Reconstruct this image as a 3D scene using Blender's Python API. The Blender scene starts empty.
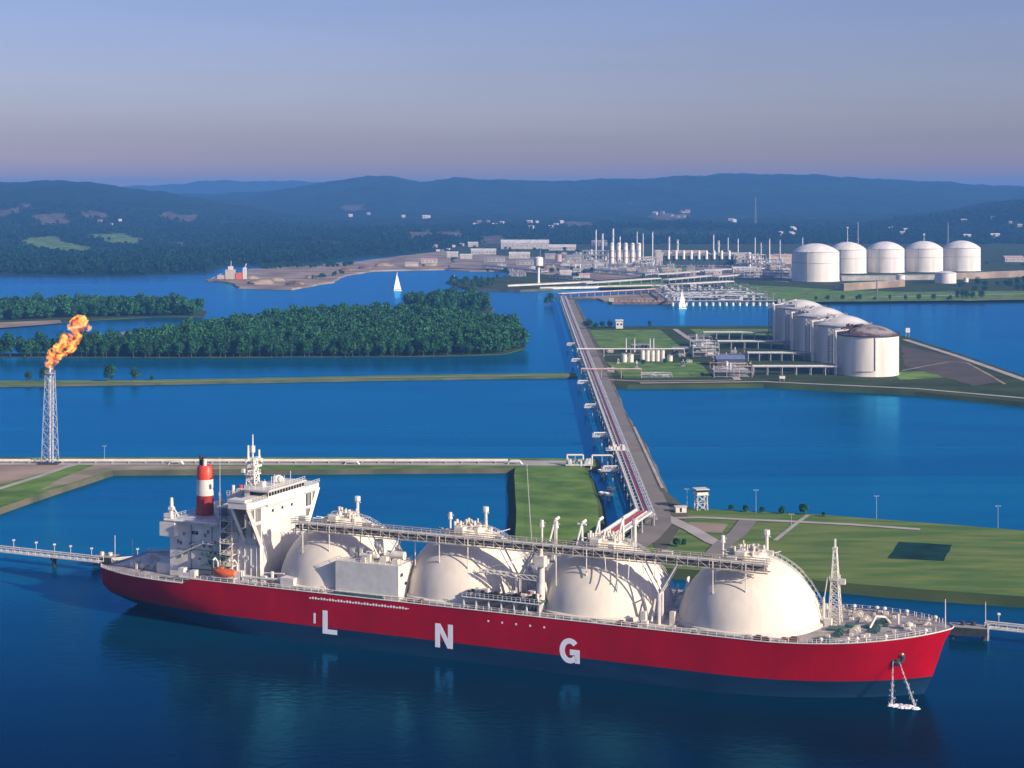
import bpy, bmesh, math, random
import numpy as np
from mathutils import Vector, noise as mnoise
from mathutils.geometry import tessellate_polygon
random.seed(7); rng = np.random.default_rng(7)
R = math.radians
# ---------------------------------------------------------------- camera, sky, sun, exposure
sc = bpy.context.scene
FPX, HC, HOR = 1700.0, 132.0, 193.0
cam = bpy.data.objects.new('camera', bpy.data.cameras.new('camera'))
sc.collection.objects.link(cam)
cam.location = (0, 0, HC); cam.rotation_euler = (R(90), 0, 0)
cam.data.sensor_width = 36; cam.data.lens = FPX / 1024 * 36
cam.data.shift_y = -(384 - HOR) / 1024
cam.data.clip_start = 1; cam.data.clip_end = 60000
sc.camera = cam
SUN_AZ, SUN_EL = 126.0, 24.0                       # azimuth from +Y towards +X
world = bpy.data.worlds.new('World'); sc.world = world; world.use_nodes = True
wn = world.node_tree.nodes; wl = world.node_tree.links
bg = wn['Background']; bg.inputs['Strength'].default_value = 0.076
sky = wn.new('ShaderNodeTexSky'); sky.sky_type = 'NISHITA'; sky.sun_disc = False
sky.sun_elevation = R(SUN_EL); sky.sun_rotation = R(SUN_AZ)
sky.air_density = 1.0; sky.dust_density = 1.6; sky.ozone_density = 2.0; sky.altitude = 100
# humid air: mauve low down, periwinkle higher up, with very faint uneven bands
geo = wn.new('ShaderNodeTexCoord'); sep = wn.new('ShaderNodeSeparateXYZ'); wl.new(geo.outputs['Generated'], sep.inputs[0])
el = wn.new('ShaderNodeMapRange'); el.interpolation_type = 'SMOOTHSTEP'; el.inputs['From Min'].default_value = -.005; el.inputs['From Max'].default_value = .125; wl.new(sep.outputs['Z'], el.inputs['Value'])
wmap = wn.new('ShaderNodeMapping'); wmap.inputs['Scale'].default_value = (2.0, 2.0, 22.0); wl.new(geo.outputs['Generated'], wmap.inputs[0])
wnz = wn.new('ShaderNodeTexNoise'); wnz.inputs['Scale'].default_value = 1.6; wnz.inputs['Detail'].default_value = 5; wl.new(wmap.outputs[0], wnz.inputs[0])
wr = wn.new('ShaderNodeMapRange'); wr.inputs['From Min'].default_value = .3; wr.inputs['From Max'].default_value = .7; wr.inputs['To Min'].default_value = .965; wr.inputs['To Max'].default_value = 1.035; wl.new(wnz.outputs[0], wr.inputs['Value'])
tcol = wn.new('ShaderNodeMix'); tcol.data_type = 'RGBA'; wl.new(el.outputs[0], tcol.inputs[0]); tcol.inputs[6].default_value = (1.20, 1.0, 1.30, 1); tcol.inputs[7].default_value = (0.92, 0.87, 1.26, 1)
tint = wn.new('ShaderNodeMix'); tint.data_type = 'RGBA'; tint.blend_type = 'MULTIPLY'; tint.inputs[0].default_value = 1.0
wl.new(tcol.outputs[2], tint.inputs[7]); wl.new(sky.outputs[0], tint.inputs[6])
el2 = wn.new('ShaderNodeMapRange'); el2.interpolation_type = 'SMOOTHSTEP'; el2.inputs['From Min'].default_value = -.002; el2.inputs['From Max'].default_value = .035; wl.new(sep.outputs['Z'], el2.inputs['Value'])
low = wn.new('ShaderNodeMix'); low.data_type = 'RGBA'; wl.new(el2.outputs[0], low.inputs[0]); low.inputs[6].default_value = (1.7, 1.3, 1.1, 1); low.inputs[7].default_value = (1, 1, 1, 1)
tl = wn.new('ShaderNodeMix'); tl.data_type = 'RGBA'; tl.blend_type = 'MULTIPLY'; tl.inputs[0].default_value = 1.0; wl.new(tcol.outputs[2], tl.inputs[6]); wl.new(low.outputs[2], tl.inputs[7]); wl.new(tl.outputs[2], tint.inputs[7])
vm_ = wn.new('ShaderNodeVectorMath'); vm_.operation = 'SCALE'; wl.new(tint.outputs[2], vm_.inputs[0]); wl.new(wr.outputs[0], vm_.inputs['Scale'])
wl.new(vm_.outputs[0], bg.inputs['Color'])
sun = bpy.data.objects.new('sun', bpy.data.lights.new('sun', 'SUN'))
sc.collection.objects.link(sun)
sun.data.energy = 4.9; sun.data.angle = R(0.5); sun.data.color = (1.0, 0.88, 0.70)
sd = Vector((math.sin(R(SUN_AZ)) * math.cos(R(SUN_EL)), math.cos(R(SUN_AZ)) * math.cos(R(SUN_EL)), math.sin(R(SUN_EL))))
sun.rotation_euler = sd.to_track_quat('Z', 'Y').to_euler(); sun.location = (300, -100, 400)
vs = sc.view_settings
sc.display_settings.display_device = 'sRGB'
vs.view_transform = 'Standard'; vs.look = 'None'; vs.exposure = 0.42; vs.gamma = 1.0; vs.use_curve_mapping = False
cy = sc.cycles
cy.max_bounces = 6; cy.diffuse_bounces = 2; cy.glossy_bounces = 3; cy.volume_bounces = 0; cy.transparent_max_bounces = 8
cy.use_denoising = True; cy.sample_clamp_indirect = 4
HAZE_DENSITY = 1.05e-4
HAZE_COLOR = (0.14, 0.40, 0.95, 1)

# ---------------------------------------------------------------- helpers
def P(px, py, h=0.0):
    Y = FPX * (HC - h) / (py - HOR)
    return Vector(((px - 512) * Y / FPX, Y, h))

def tag(o, label=None, cat=None, group=None, kind=None):
    if label: o['label'] = label
    if cat: o['category'] = cat
    if group: o['group'] = group
    if kind: o['kind'] = kind
    return o

def empty(name, loc=(0, 0, 0), rz=0.0):
    o = bpy.data.objects.new(name, None); o.empty_display_size = 1
    o.location = loc; o.rotation_euler = (0, 0, rz); sc.collection.objects.link(o)
    return o

def thing(name, label, cat, loc=(0, 0, 0), rz=0.0, group=None):
    return tag(empty(name, loc, rz), label, cat, group)

def copy_tree(o, parent=None):
    c = o.copy(); sc.collection.objects.link(c); c.parent = parent
    for ch in list(o.children): copy_tree(ch, c)
    return c

class MB:
    def __init__(s): s.v = []; s.f = []; s.m = []
    def add(s, vs_, fs, mi=0):
        b = len(s.v); s.v += [tuple(p) for p in vs_]; s.f += [tuple(i + b for i in f) for f in fs]; s.m += [mi] * len(fs); return s
    def box(s, x0, x1, y0, y1, z0, z1, mi=0):
        return s.add([(x0, y0, z0), (x1, y0, z0), (x1, y1, z0), (x0, y1, z0), (x0, y0, z1), (x1, y0, z1), (x1, y1, z1), (x0, y1, z1)],
                     [(3, 2, 1, 0), (4, 5, 6, 7), (0, 1, 5, 4), (1, 2, 6, 5), (2, 3, 7, 6), (3, 0, 4, 7)], mi)
    def bar(s, p, q, r, n=6, r2=None, mi=0):
        p = Vector(p); q = Vector(q); d = q - p
        if d.length < 1e-6: return s
        r2 = r if r2 is None else r2
        d.normalize(); a = d.orthogonal().normalized(); b = d.cross(a)
        vs_ = []
        for c, rr in ((p, r), (q, r2)):
            for k in range(n):
                t = 2 * math.pi * (k + .5) / n
                vs_.append(c + (a * math.cos(t) + b * math.sin(t)) * rr)
        fs = [(k, (k + 1) % n, n + (k + 1) % n, n + k) for k in range(n)]
        fs += [tuple(range(n - 1, -1, -1)), tuple(range(n, 2 * n))]
        return s.add(vs_, fs, mi)
    def tube(s, pts, r, n=6, mi=0):
        for a, b in zip(pts[:-1], pts[1:]): s.bar(a, b, r, n, mi=mi)
        return s
    def lathe(s, prof, c=(0, 0, 0), n=32, mi=0, sx=1.0, sy=1.0, cap=True):
        vs_ = []; fs = []; rings = []
        for (r, z) in prof:
            if r < 1e-4:
                rings.append([len(vs_)] * n); vs_.append((c[0], c[1], c[2] + z))
            else:
                rings.append(list(range(len(vs_), len(vs_) + n)))
                for k in range(n):
                    t = 2 * math.pi * k / n
                    vs_.append((c[0] + r * sx * math.cos(t), c[1] + r * sy * math.sin(t), c[2] + z))
        for A, B in zip(rings[:-1], rings[1:]):
            for k in range(n):
                q = []
                for i in (A[k], A[(k + 1) % n], B[(k + 1) % n], B[k]):
                    if i not in q: q.append(i)
                if len(q) > 2: fs.append(tuple(q))
        if cap:
            if prof[0][0] > 1e-4: fs.append(tuple(reversed(rings[0])))
            if prof[-1][0] > 1e-4: fs.append(tuple(rings[-1]))
        return s.add(vs_, fs, mi)
    def prism(s, pts, z0, z1, mi=0):
        n = len(pts)
        vs_ = [(p[0], p[1], z0) for p in pts] + [(p[0], p[1], z1) for p in pts]
        fs = [(k, (k + 1) % n, n + (k + 1) % n, n + k) for k in range(n)]
        for t in tessellate_polygon([[Vector((p[0], p[1], 0)) for p in pts]]):
            a, b, c = t
            fs.append((a + n, b + n, c + n)); fs.append((c, b, a))
        return s.add(vs_, fs, mi)
    def lattice(s, c, w0, w1, h, n, r, rb=None, legs=4, mi=0, rot=math.pi / 4):
        rb = rb or r * .6; prev = None
        for i in range(n + 1):
            f = i / n; w = (w0 + (w1 - w0) * f) / 2 * (1.414 if legs == 4 else 1.155)
            ring = [Vector((c[0] + w * math.cos(rot + 2 * math.pi * k / legs), c[1] + w * math.sin(rot + 2 * math.pi * k / legs), c[2] + h * f)) for k in range(legs)]
            for k in range(legs): s.bar(ring[k], ring[(k + 1) % legs], rb, 4, mi=mi)
            if prev:
                for k in range(legs):
                    s.bar(prev[k], ring[k], r, 5, mi=mi)
                    s.bar(prev[k], ring[(k + 1) % legs], rb, 4, mi=mi)
                    s.bar(prev[(k + 1) % legs], ring[k], rb, 4, mi=mi)
            prev = ring
        return s
    def rail(s, pts, h=1.1, step=3.0, r=.06, rows=2, mi=0):
        for a, b in zip(pts[:-1], pts[1:]):
            a = Vector(a); b = Vector(b); n = max(1, int((b - a).length / step))
            for k in range(n + 1):
                p = a.lerp(b, k / n); s.bar(p, p + Vector((0, 0, h)), r, 4, mi=mi)
            for j in range(rows):
                z = Vector((0, 0, h * (j + 1) / rows)); s.bar(a + z, b + z, r, 4, mi=mi)
        return s
    def build(s, name, mats, parent=None, loc=None, rz=None, smooth=None):
        me = bpy.data.meshes.new(name); me.from_pydata(s.v, [], s.f)
        if not isinstance(mats, (list, tuple)): mats = [mats]
        for m in mats: me.materials.append(m)
        me.polygons.foreach_set('material_index', s.m)
        bm = bmesh.new(); bm.from_mesh(me); bmesh.ops.recalc_face_normals(bm, faces=bm.faces); bm.to_mesh(me); bm.free()
        if smooth:
            me.polygons.foreach_set('use_smooth', [True] * len(me.polygons)); me.set_sharp_from_angle(angle=R(smooth))
        o = bpy.data.objects.new(name, me); sc.collection.objects.link(o)
        if parent: o.parent = parent
        if loc is not None: o.location = loc
        if rz is not None: o.rotation_euler = (0, 0, rz)
        return o

def np_mesh(name, V, F, mats, midx=None, smooth=False):
    V = np.asarray(V, dtype=np.float32); F = np.asarray(F, dtype=np.int32)
    me = bpy.data.meshes.new(name); k = F.shape[1]
    me.vertices.add(len(V)); me.vertices.foreach_set('co', V.ravel())
    me.loops.add(F.size); me.loops.foreach_set('vertex_index', F.ravel())
    me.polygons.add(len(F)); me.polygons.foreach_set('loop_start', np.arange(0, F.size, k, dtype=np.int32))
    me.polygons.foreach_set('loop_total', np.full(len(F), k, dtype=np.int32))
    for m in mats: me.materials.append(m)
    if midx is not None: me.polygons.foreach_set('material_index', np.asarray(midx, dtype=np.int32))
    if smooth: me.polygons.foreach_set('use_smooth', np.ones(len(F), dtype=bool))
    me.update(calc_edges=True); me.validate()
    return me

def mesh_obj(name, me, parent=None, loc=None):
    o = bpy.data.objects.new(name, me); sc.collection.objects.link(o)
    if parent: o.parent = parent
    if loc is not None: o.location = loc
    return o

# ---------------------------------------------------------------- materials
MATS = {}
def mat(name, col, rough=.6, metal=0.0, var=.15, scale=.3, detail=6, col2=None, bump=0.0, bscale=None, spec=.5, stretch=(1, 1, 1), lo=.35, hi=.65):
    m = bpy.data.materials.new(name); m.use_nodes = True
    nt = m.node_tree; N_ = nt.nodes; L = nt.links
    b = N_['Principled BSDF']; b.inputs['Roughness'].default_value = rough; b.inputs['Metallic'].default_value = metal
    b.inputs['Specular IOR Level'].default_value = spec
    tc = N_.new('ShaderNodeTexCoord'); mp = N_.new('ShaderNodeMapping'); mp.inputs['Scale'].default_value = stretch
    L.new(tc.outputs['Object'], mp.inputs[0])
    nz = N_.new('ShaderNodeTexNoise'); nz.inputs['Scale'].default_value = scale; nz.inputs['Detail'].default_value = detail
    L.new(mp.outputs[0], nz.inputs[0])
    cr = N_.new('ShaderNodeValToRGB')
    c2 = col2 if col2 else tuple(c * (1 - var) for c in col)
    c1 = col if col2 else tuple(min(1, c * (1 + var * .4)) for c in col)
    cr.color_ramp.elements[0].position = lo; cr.color_ramp.elements[1].position = hi
    cr.color_ramp.elements[0].color = (*c2, 1); cr.color_ramp.elements[1].color = (*c1, 1)
    L.new(nz.outputs[0], cr.inputs[0]); L.new(cr.outputs[0], b.inputs['Base Color'])
    if bump > 0:
        n2 = N_.new('ShaderNodeTexNoise'); n2.inputs['Scale'].default_value = bscale or scale * 4; n2.inputs['Detail'].default_value = 4
        L.new(tc.outputs['Object'], n2.inputs[0])
        bp = N_.new('ShaderNodeBump'); bp.inputs['Strength'].default_value = bump; bp.inputs['Distance'].default_value = .3
        L.new(n2.outputs[0], bp.inputs['Height']); L.new(bp.outputs[0], b.inputs['Normal'])
    MATS[name] = m
    return m

white = mat('white_paint', (.70, .66, .59), .45, var=.12, scale=.35)
cream = mat('cream_paint', (.72, .66, .56), .5, var=.22, scale=.5)
domep = mat('dome_paint', (.76, .675, .555), .7, spec=.15, var=.07, scale=.45, detail=9, stretch=(1.2, 1.2, .12))
steel = mat('galvanised_steel', (.42, .42, .42), .5, .2, var=.3, scale=.6)
ltsteel = mat('pale_steel', (.60, .60, .60), .5, .1, var=.25, scale=.6)
dark = mat('dark_machinery', (.035, .04, .04), .6, var=.5, scale=.8)
green_p = mat('green_paint', (.06, .14, .12), .55, var=.4, scale=.4)
redp = mat('hull_red', (.42, .0, .010), .55, spec=.07, var=.16, scale=.35, detail=9, stretch=(.5, .5, .25))
bluep = mat('hull_blue', (.007, .036, .082), .6, spec=.08, var=.25, scale=.12, stretch=(.4, .4, 2))
orange_p = mat('lifeboat_orange', (.75, .14, .04), .45, var=.2, scale=.6)
funnel_red = mat('funnel_red', (.30, .02, .012), .45, var=.1, scale=.5)
funnel_or = mat('funnel_orange', (.70, .06, .015), .45, var=.1, scale=.5)
deckp = mat('deck_paint', (.46, .41, .38), .8, scale=.22, col2=(.27, .23, .21))
glass_d = mat('dark_glass', (.012, .016, .02), .1, var=.2)
letterw = mat('letter_white', (.90, .90, .92), .5, var=.05)
rust = mat('rusty_red', (.17, .05, .045), .6, var=.35, scale=.15)
pipered = mat('pipe_red', (.36, .055, .06), .5, var=.2, scale=.1)
conc = mat('concrete', (.36, .34, .31), .85, var=.3, scale=.08, bump=.2)
concw = mat('tank_concrete', (.76, .70, .62), .75, var=.22, scale=.14, detail=9, stretch=(1.2, 1.2, .12))
tankw = mat('tank_white', (.80, .75, .69), .65, var=.16, scale=.1, detail=9, stretch=(1.2, 1.2, .15))
roofg = mat('roof_grey', (.30, .25, .25), .7, var=.3, scale=.2)
road = mat('road_asphalt', (.235, .205, .18), .9, var=.2, scale=.05, col2=(.17, .15, .135))
roadp = mat('road_pale', (.42, .38, .34), .9, var=.2, scale=.08)
sand = mat('sand', (.37, .28, .21), .95, detail=12, scale=.02, col2=(.20, .14, .10), lo=.4, hi=.62)
soil = mat('bank_soil', (.115, .10, .06), .95, var=.4, scale=.06, col2=(.05, .06, .03), bump=.3)
rock = mat('bank_rock', (.13, .125, .11), .95, var=.5, scale=.5, col2=(.05, .055, .045), bump=.8)
grass = mat('grass', (.165, .265, .060), .95, spec=.05, scale=.07, detail=14, col2=(.080, .155, .034), bump=.3, bscale=.5)
grass2 = mat('grass_dry', (.180, .225, .065), .95, spec=.05, scale=.11, detail=14, col2=(.085, .160, .040), stretch=(.35, 1.3, 1), lo=.38, hi=.68, bump=.3, bscale=.5)
grassd = mat('grass_dark', (.062, .085, .030), .95, spec=.05, scale=.03, detail=8, col2=(.034, .055, .022), bump=.3, bscale=.5)
leafA = mat('leaf_dark', (.030, .130, .045), .8, scale=.11, detail=3, col2=(.012, .050, .026), spec=.05)
leafB = mat('leaf_light', (.060, .185, .060), .8, scale=.11, detail=3, col2=(.030, .095, .040), spec=.05)
bark = mat('bark', (.10, .075, .05), .9, var=.4, scale=1)
pondm = mat('pond_water', (.012, .058, .045), .85, scale=.12, col2=(.008, .030, .028), spec=.04)
foam = mat('foam', (.85, .87, .9), .8, var=.2, scale=1.5)
roofw = mat('roof_sheet', (.70, .66, .62), .5, var=.2, scale=.1)
roofr = mat('roof_tile', (.28, .16, .13), .8, var=.3, scale=.2)
wallm = mat('wall_plaster', (.50, .46, .42), .85, var=.25, scale=.2)
barges = mat('barge_steel', (.19, .12, .085), .7, var=.5, scale=.15)
sailm = mat('sail_cloth', (.85, .85, .85), .8, var=.05)

def water_material():
    m = bpy.data.materials.new('water'); m.use_nodes = True
    nt = m.node_tree; N_ = nt.nodes; L = nt.links
    for n in list(N_):
        if n.type != 'OUTPUT_MATERIAL': N_.remove(n)
    out = [n for n in N_ if n.type == 'OUTPUT_MATERIAL'][0]
    df = N_.new('ShaderNodeBsdfDiffuse'); gl = N_.new('ShaderNodeBsdfGlossy'); gl.inputs['Color'].default_value = (.09, .55, 1.0, 1)
    fr = N_.new('ShaderNodeFresnel'); fr.inputs['IOR'].default_value = 1.24
    mx = N_.new('ShaderNodeMixShader'); L.new(fr.outputs[0], mx.inputs[0]); L.new(df.outputs[0], mx.inputs[1]); L.new(gl.outputs[0], mx.inputs[2]); L.new(mx.outputs[0], out.inputs['Surface'])
    tc = N_.new('ShaderNodeTexCoord')
    mp = N_.new('ShaderNodeMapping'); mp.inputs['Scale'].default_value = (.0022, .011, 1); L.new(tc.outputs['Object'], mp.inputs[0])
    nz = N_.new('ShaderNodeTexNoise'); nz.inputs['Scale'].default_value = 1; nz.inputs['Detail'].default_value = 8; nz.inputs['Distortion'].default_value = .8; nz.inputs['Roughness'].default_value = .6
    L.new(mp.outputs[0], nz.inputs[0])
    cr = N_.new('ShaderNodeValToRGB'); e = cr.color_ramp.elements
    e[0].position = .38; e[1].position = .66
    e[0].color = (.0, .075, .165, 1); e[1].color = (.002, .140, .255, 1)
    L.new(nz.outputs[0], cr.inputs[0])
    # water colour darkened towards the ship, painting in the dark hull reflection
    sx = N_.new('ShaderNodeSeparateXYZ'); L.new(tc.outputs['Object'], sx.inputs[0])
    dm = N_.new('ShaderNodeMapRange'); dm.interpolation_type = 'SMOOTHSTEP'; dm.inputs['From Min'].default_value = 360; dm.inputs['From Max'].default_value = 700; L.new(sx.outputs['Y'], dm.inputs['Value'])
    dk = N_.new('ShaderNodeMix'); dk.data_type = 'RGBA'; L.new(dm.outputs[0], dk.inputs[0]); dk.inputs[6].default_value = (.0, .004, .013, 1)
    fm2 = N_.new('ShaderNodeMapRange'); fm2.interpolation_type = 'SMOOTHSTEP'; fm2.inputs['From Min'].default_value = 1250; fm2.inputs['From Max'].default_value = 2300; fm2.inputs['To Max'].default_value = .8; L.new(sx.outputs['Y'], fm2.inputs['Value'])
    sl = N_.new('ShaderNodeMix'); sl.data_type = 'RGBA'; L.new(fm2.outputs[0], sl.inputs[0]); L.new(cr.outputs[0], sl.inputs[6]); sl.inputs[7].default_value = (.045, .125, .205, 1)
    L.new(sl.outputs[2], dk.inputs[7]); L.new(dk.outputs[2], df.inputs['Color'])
    rr = N_.new('ShaderNodeMapRange'); rr.inputs['From Min'].default_value = .35; rr.inputs['From Max'].default_value = .7
    rr.inputs['To Min'].default_value = .12; rr.inputs['To Max'].default_value = .28
    L.new(nz.outputs[0], rr.inputs['Value']); L.new(rr.outputs[0], gl.inputs['Roughness'])
    n2 = N_.new('ShaderNodeTexNoise'); n2.inputs['Scale'].default_value = .22; n2.inputs['Detail'].default_value = 4
    mp2 = N_.new('ShaderNodeMapping'); mp2.inputs['Scale'].default_value = (1, 1.6, 1); mp2.inputs['Rotation'].default_value = (0, 0, .5)
    L.new(tc.outputs['Object'], mp2.inputs[0]); L.new(mp2.outputs[0], n2.inputs[0])
    bp = N_.new('ShaderNodeBump'); bp.inputs['Strength'].default_value = .32; bp.inputs['Distance'].default_value = .5
    L.new(n2.outputs[0], bp.inputs['Height']); L.new(bp.outputs[0], gl.inputs['Normal'])
    return m
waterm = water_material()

# ---------------------------------------------------------------- setting: water, land
def grid_plane(name, x0, x1, y0, y1, z, m):
    o = MB().add([(x0, y0, z), (x1, y0, z), (x1, y1, z), (x0, y1, z)], [(0, 1, 2, 3)]).build(name, m)
    return tag(o, kind='structure')
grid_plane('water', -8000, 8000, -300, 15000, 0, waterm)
grid_plane('seabed', -8050, 8050, -350, 15050, -8, soil)

def ragged(pts, step, amp, seed=0):
    out = []; n = len(pts)
    for i in range(n):
        a = Vector(pts[i][:2]); b = Vector(pts[(i + 1) % n][:2]); d = b - a
        k = max(1, int(d.length / step)); nn = Vector((-d.y, d.x)).normalized() if d.length > 0 else Vector((0, 0))
        for j in range(k):
            p = a + d * (j / k)
            w = mnoise.noise((p.x / step * .6, p.y / step * .6, seed)) * amp if (j > 0 or k > 2) else 0
            out.append(p + nn * w)
    return out

def area2(pts):
    return sum(pts[i][0] * pts[(i + 1) % len(pts)][1] - pts[(i + 1) % len(pts)][0] * pts[i][1] for i in range(len(pts)))

def land(name, pts, h, m, bank=rock, bw=4.0, low=-2.0, step=25, amp=2.5, kind='structure'):
    pts = [Vector(p[:2]) for p in pts]
    if area2(pts) < 0: pts = pts[::-1]
    if amp > 0: pts = ragged(pts, step, amp, len(name))
    n = len(pts); outr = []
    for i in range(n):
        e1 = (pts[i] - pts[i - 1]); e2 = (pts[(i + 1) % n] - pts[i])
        e1 = e1.normalized() if e1.length else e2.normalized(); e2 = e2.normalized() if e2.length else e1
        nn = Vector((e1.y + e2.y, -e1.x - e2.x))
        nn = nn.normalized() if nn.length > .2 else Vector((e1.y, -e1.x))
        outr.append(pts[i] + nn * bw * (1 + .35 * mnoise.noise((pts[i].x * .05, pts[i].y * .05, 3))))
    mb = MB()
    V = [(p.x, p.y, h) for p in pts] + [(p.x, p.y, low) for p in outr]
    mb.add(V, [tuple(t) for t in tessellate_polygon([[Vector((p.x, p.y, 0)) for p in pts]])], 0)
    mb.f += [(k, (k + 1) % n, n + (k + 1) % n, n + k) for k in range(n)]; mb.m += [1] * n
    o = mb.build(name, [m, bank])
    # normals up
    me = o.data
    if me.polygons[0].normal.z < 0: me.flip_normals()
    return tag(o, kind=kind)

def sheet(name, pts, z, m, kind='structure'):
    pts = [Vector(p[:2]) for p in pts]
    mb = MB().add([(p.x, p.y, z) for p in pts], [tuple(t) for t in tessellate_polygon([[Vector((p.x, p.y, 0)) for p in pts]])])
    o = mb.build(name, m)
    if o.data.polygons[0].normal.z < 0: o.data.flip_normals()
    return tag(o, kind=kind)

def strip(name, pts, w, z, m, kind='structure'):
    pts = [Vector(p[:2]) for p in pts]; L_ = []; R_ = []
    for i, p in enumerate(pts):
        d = (pts[min(i + 1, len(pts) - 1)] - pts[max(i - 1, 0)]).normalized(); nn = Vector((-d.y, d.x))
        L_.append(p + nn * w / 2); R_.append(p - nn * w / 2)
    n = len(pts); mb = MB().add([(p.x, p.y, z) for p in L_ + R_], [(n + i, n + i + 1, i + 1, i) for i in range(n - 1)])
    o = mb.build(name, m)
    if o.data.polygons[0].normal.z < 0: o.data.flip_normals()
    return tag(o, kind=kind)

def pp(lst, h=0): return [P(x, y, h) for x, y in lst]

# left causeway with its sandy pad
land('causeway', pp([(-140, 457.5), (300, 457.5), (505, 458.5), (598, 459), (600, 466), (505, 468.5), (260, 470), (112, 471), (60, 488), (0, 508), (-140, 560)], 2), 2.2, grass, soil, bw=3, amp=1.2)
sheet('sand_pad', pp([(-140, 463), (84, 463.5), (40, 474), (0, 484), (-140, 520)], 2.26), 2.26, sand)
sheet('bare_bank', pp([(95, 465), (250, 466), (250, 469), (112, 470), (70, 483), (40, 490), (62, 478)], 2.24), 2.24, mat('bare_earth', (.36, .29, .22), .95, scale=.06, col2=(.19, .16, .1)))
strip('causeway_road', pp([(-140, 462.3), (0, 462.3), (300, 462.6), (505, 463), (575, 463)], 2.3), 15, 2.32, roadp)
strip('path', pp([(-20, 494), (0, 488.5), (40, 476), (66, 467), (86, 462)], 2.3), 3.5, 2.36, roadp)
# grass field between the basin and the trestle
land('grass_field', pp([(515, 466.5), (583, 464), (590, 480), (598, 505), (600, 530), (596, 545), (590, 553), (516, 551)], 2), 2.3, grass, grassd, bw=6, amp=1.2)
# road causeway beside the trestle
TX = lambda Y: 44.0 + (Y - 660) * .0078          # left rail of the trestle at depth Y
cw = [(TX(560) + 9, 600), (TX(640) + 8, 640), (TX(1200) + 9, 1200), (TX(2070) + 10, 2070), (TX(2070) + 22, 2070), (TX(1500) + 23, 1500), (TX(1180) + 22.5, 1180), (TX(1140) + 20, 1140), (TX(960) + 20, 960), (TX(880) + 23, 880), (TX(740) + 22, 740), (TX(700) + 28, 690)]
land('causeway_dike', cw, 2.6, soil, rock, bw=3.5, amp=.8)
strip('causeway_road', [(TX(y) + 14.8, y) for y in (690, 800, 1000, 1300, 1700, 2065)], 9.5, 2.75, road)
strip('dike_path', [(TX(y) + 21.3, y) for y in (745, 850, 940)], 1.4, 2.72, roadp)
# right-hand grass land behind the ship
land('grass_land', pp([(600, 560), (640, 527), (664, 506), (700, 509), (764, 512.5), (812, 514.5), (878, 519.5), (1024, 531), (1200, 545), (1200, 612), (1024, 597), (840, 583), (690, 570), (620, 565)], 2.3), 2.5, grass2, grassd, bw=9, low=-2, amp=1.5)
strip('curved_road', pp([(606, 566), (625, 551), (645, 538), (658, 524), (657, 508), (650, 492)], 2.8), 10.5, 2.82, road)
strip('branch_road', pp([(655, 518), (700, 517), (745, 519), (790, 521), (850, 524), (920, 529)], 2.8), 3.5, 2.70, roadp)
strip('branch_road', pp([(660, 514), (690, 528), (712, 541), (730, 548)], 2.8), 6, 2.74, roadp)
strip('branch_road', pp([(748, 520), (738, 533), (722, 545), (712, 556)], 2.8), 7, 2.78, road)
strip('branch_road', pp([(808, 514.5), (795, 524), (775, 540)], 2.8), 1.8, 2.66, roadp)
sheet('bare_ground', pp([(690, 522), (728, 524), (722, 533), (700, 532), (684, 526)], 2.6), 2.62, sand)
sheet('pond', ragged(pp([(899, 542), (952, 545), (944, 561), (888, 558.5)], 2.5), 4, .6), 2.6, pondm)
# thin strip of land further out
land('grass_strip', pp([(-140, 380), (0, 381), (150, 380), (400, 375.5), (575, 373), (577, 376.5), (400, 379), (150, 383.5), (0, 385.5), (-140, 386)], 1), 1.2, grass2, soil, bw=2, amp=1.5)
strip('dike_path', pp([(60, 382), (150, 381.6), (400, 377.2), (572, 374.5)], 1.3), 2.2, 1.3, roadp)
# tank peninsula
land('tank_peninsula', pp([(585, 327.5), (690, 327), (776, 327), (906, 337), (1024, 377), (1200, 440), (1200, 420), (1024, 404), (916, 393), (764, 385), (700, 386), (628, 386), (612, 385), (600, 366)], 1.5), 2.5, grassd, grassd, bw=6, amp=2)
sheet('grass_plot', pp([(590, 330), (660, 329.5), (682, 348), (600, 348)], 2.55), 2.56, grass)
sheet('grass_plot', pp([(606, 362), (700, 362), (712, 377), (625, 378)], 2.55), 2.56, grass)
sheet('grass_plot', pp([(690, 329), (775, 329), (775, 336), (700, 336)], 2.55), 2.57, grass)
sheet('grass_plot', pp([(892, 372), (940, 371), (952, 377), (900, 380)], 2.55), 2.57, grass)
sheet('brown_bund', ragged(pp([(900, 345), (960, 358), (1000, 382), (975, 386), (905, 366)], 2.55), 12, 4), 2.58, mat('bund_earth', (.085, .062, .042), .95, scale=.04, col2=(.05, .04, .03)))
strip('dike_road', pp([(640, 383), (764, 381.5), (916, 388.5), (1024, 398), (1200, 414)], 2.7), 5, 2.7, roadp)
strip('dike_road', pp([(905, 339.5), (960, 357), (1024, 379.5), (1130, 417)], 2.7), 6, 2.72, roadp)
strip('plot_road', pp([(675, 329), (700, 346), (722, 362), (738, 380)], 2.7), 5, 2.66, roadp)
strip('plot_road', pp([(598, 355), (700, 354), (760, 353)], 2.7), 6, 2.62, road)
strip('plot_road', pp([(600, 379), (640, 381), (735, 380)], 2.7), 6, 2.64, sand)
strip('bund_path', pp([(902, 370.5), (925, 366), (948, 362), (958, 361.5), (968, 363), (990, 375), (1005, 384)], 2.7), 2.2, 2.64, MATS['bare_earth'])
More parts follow.
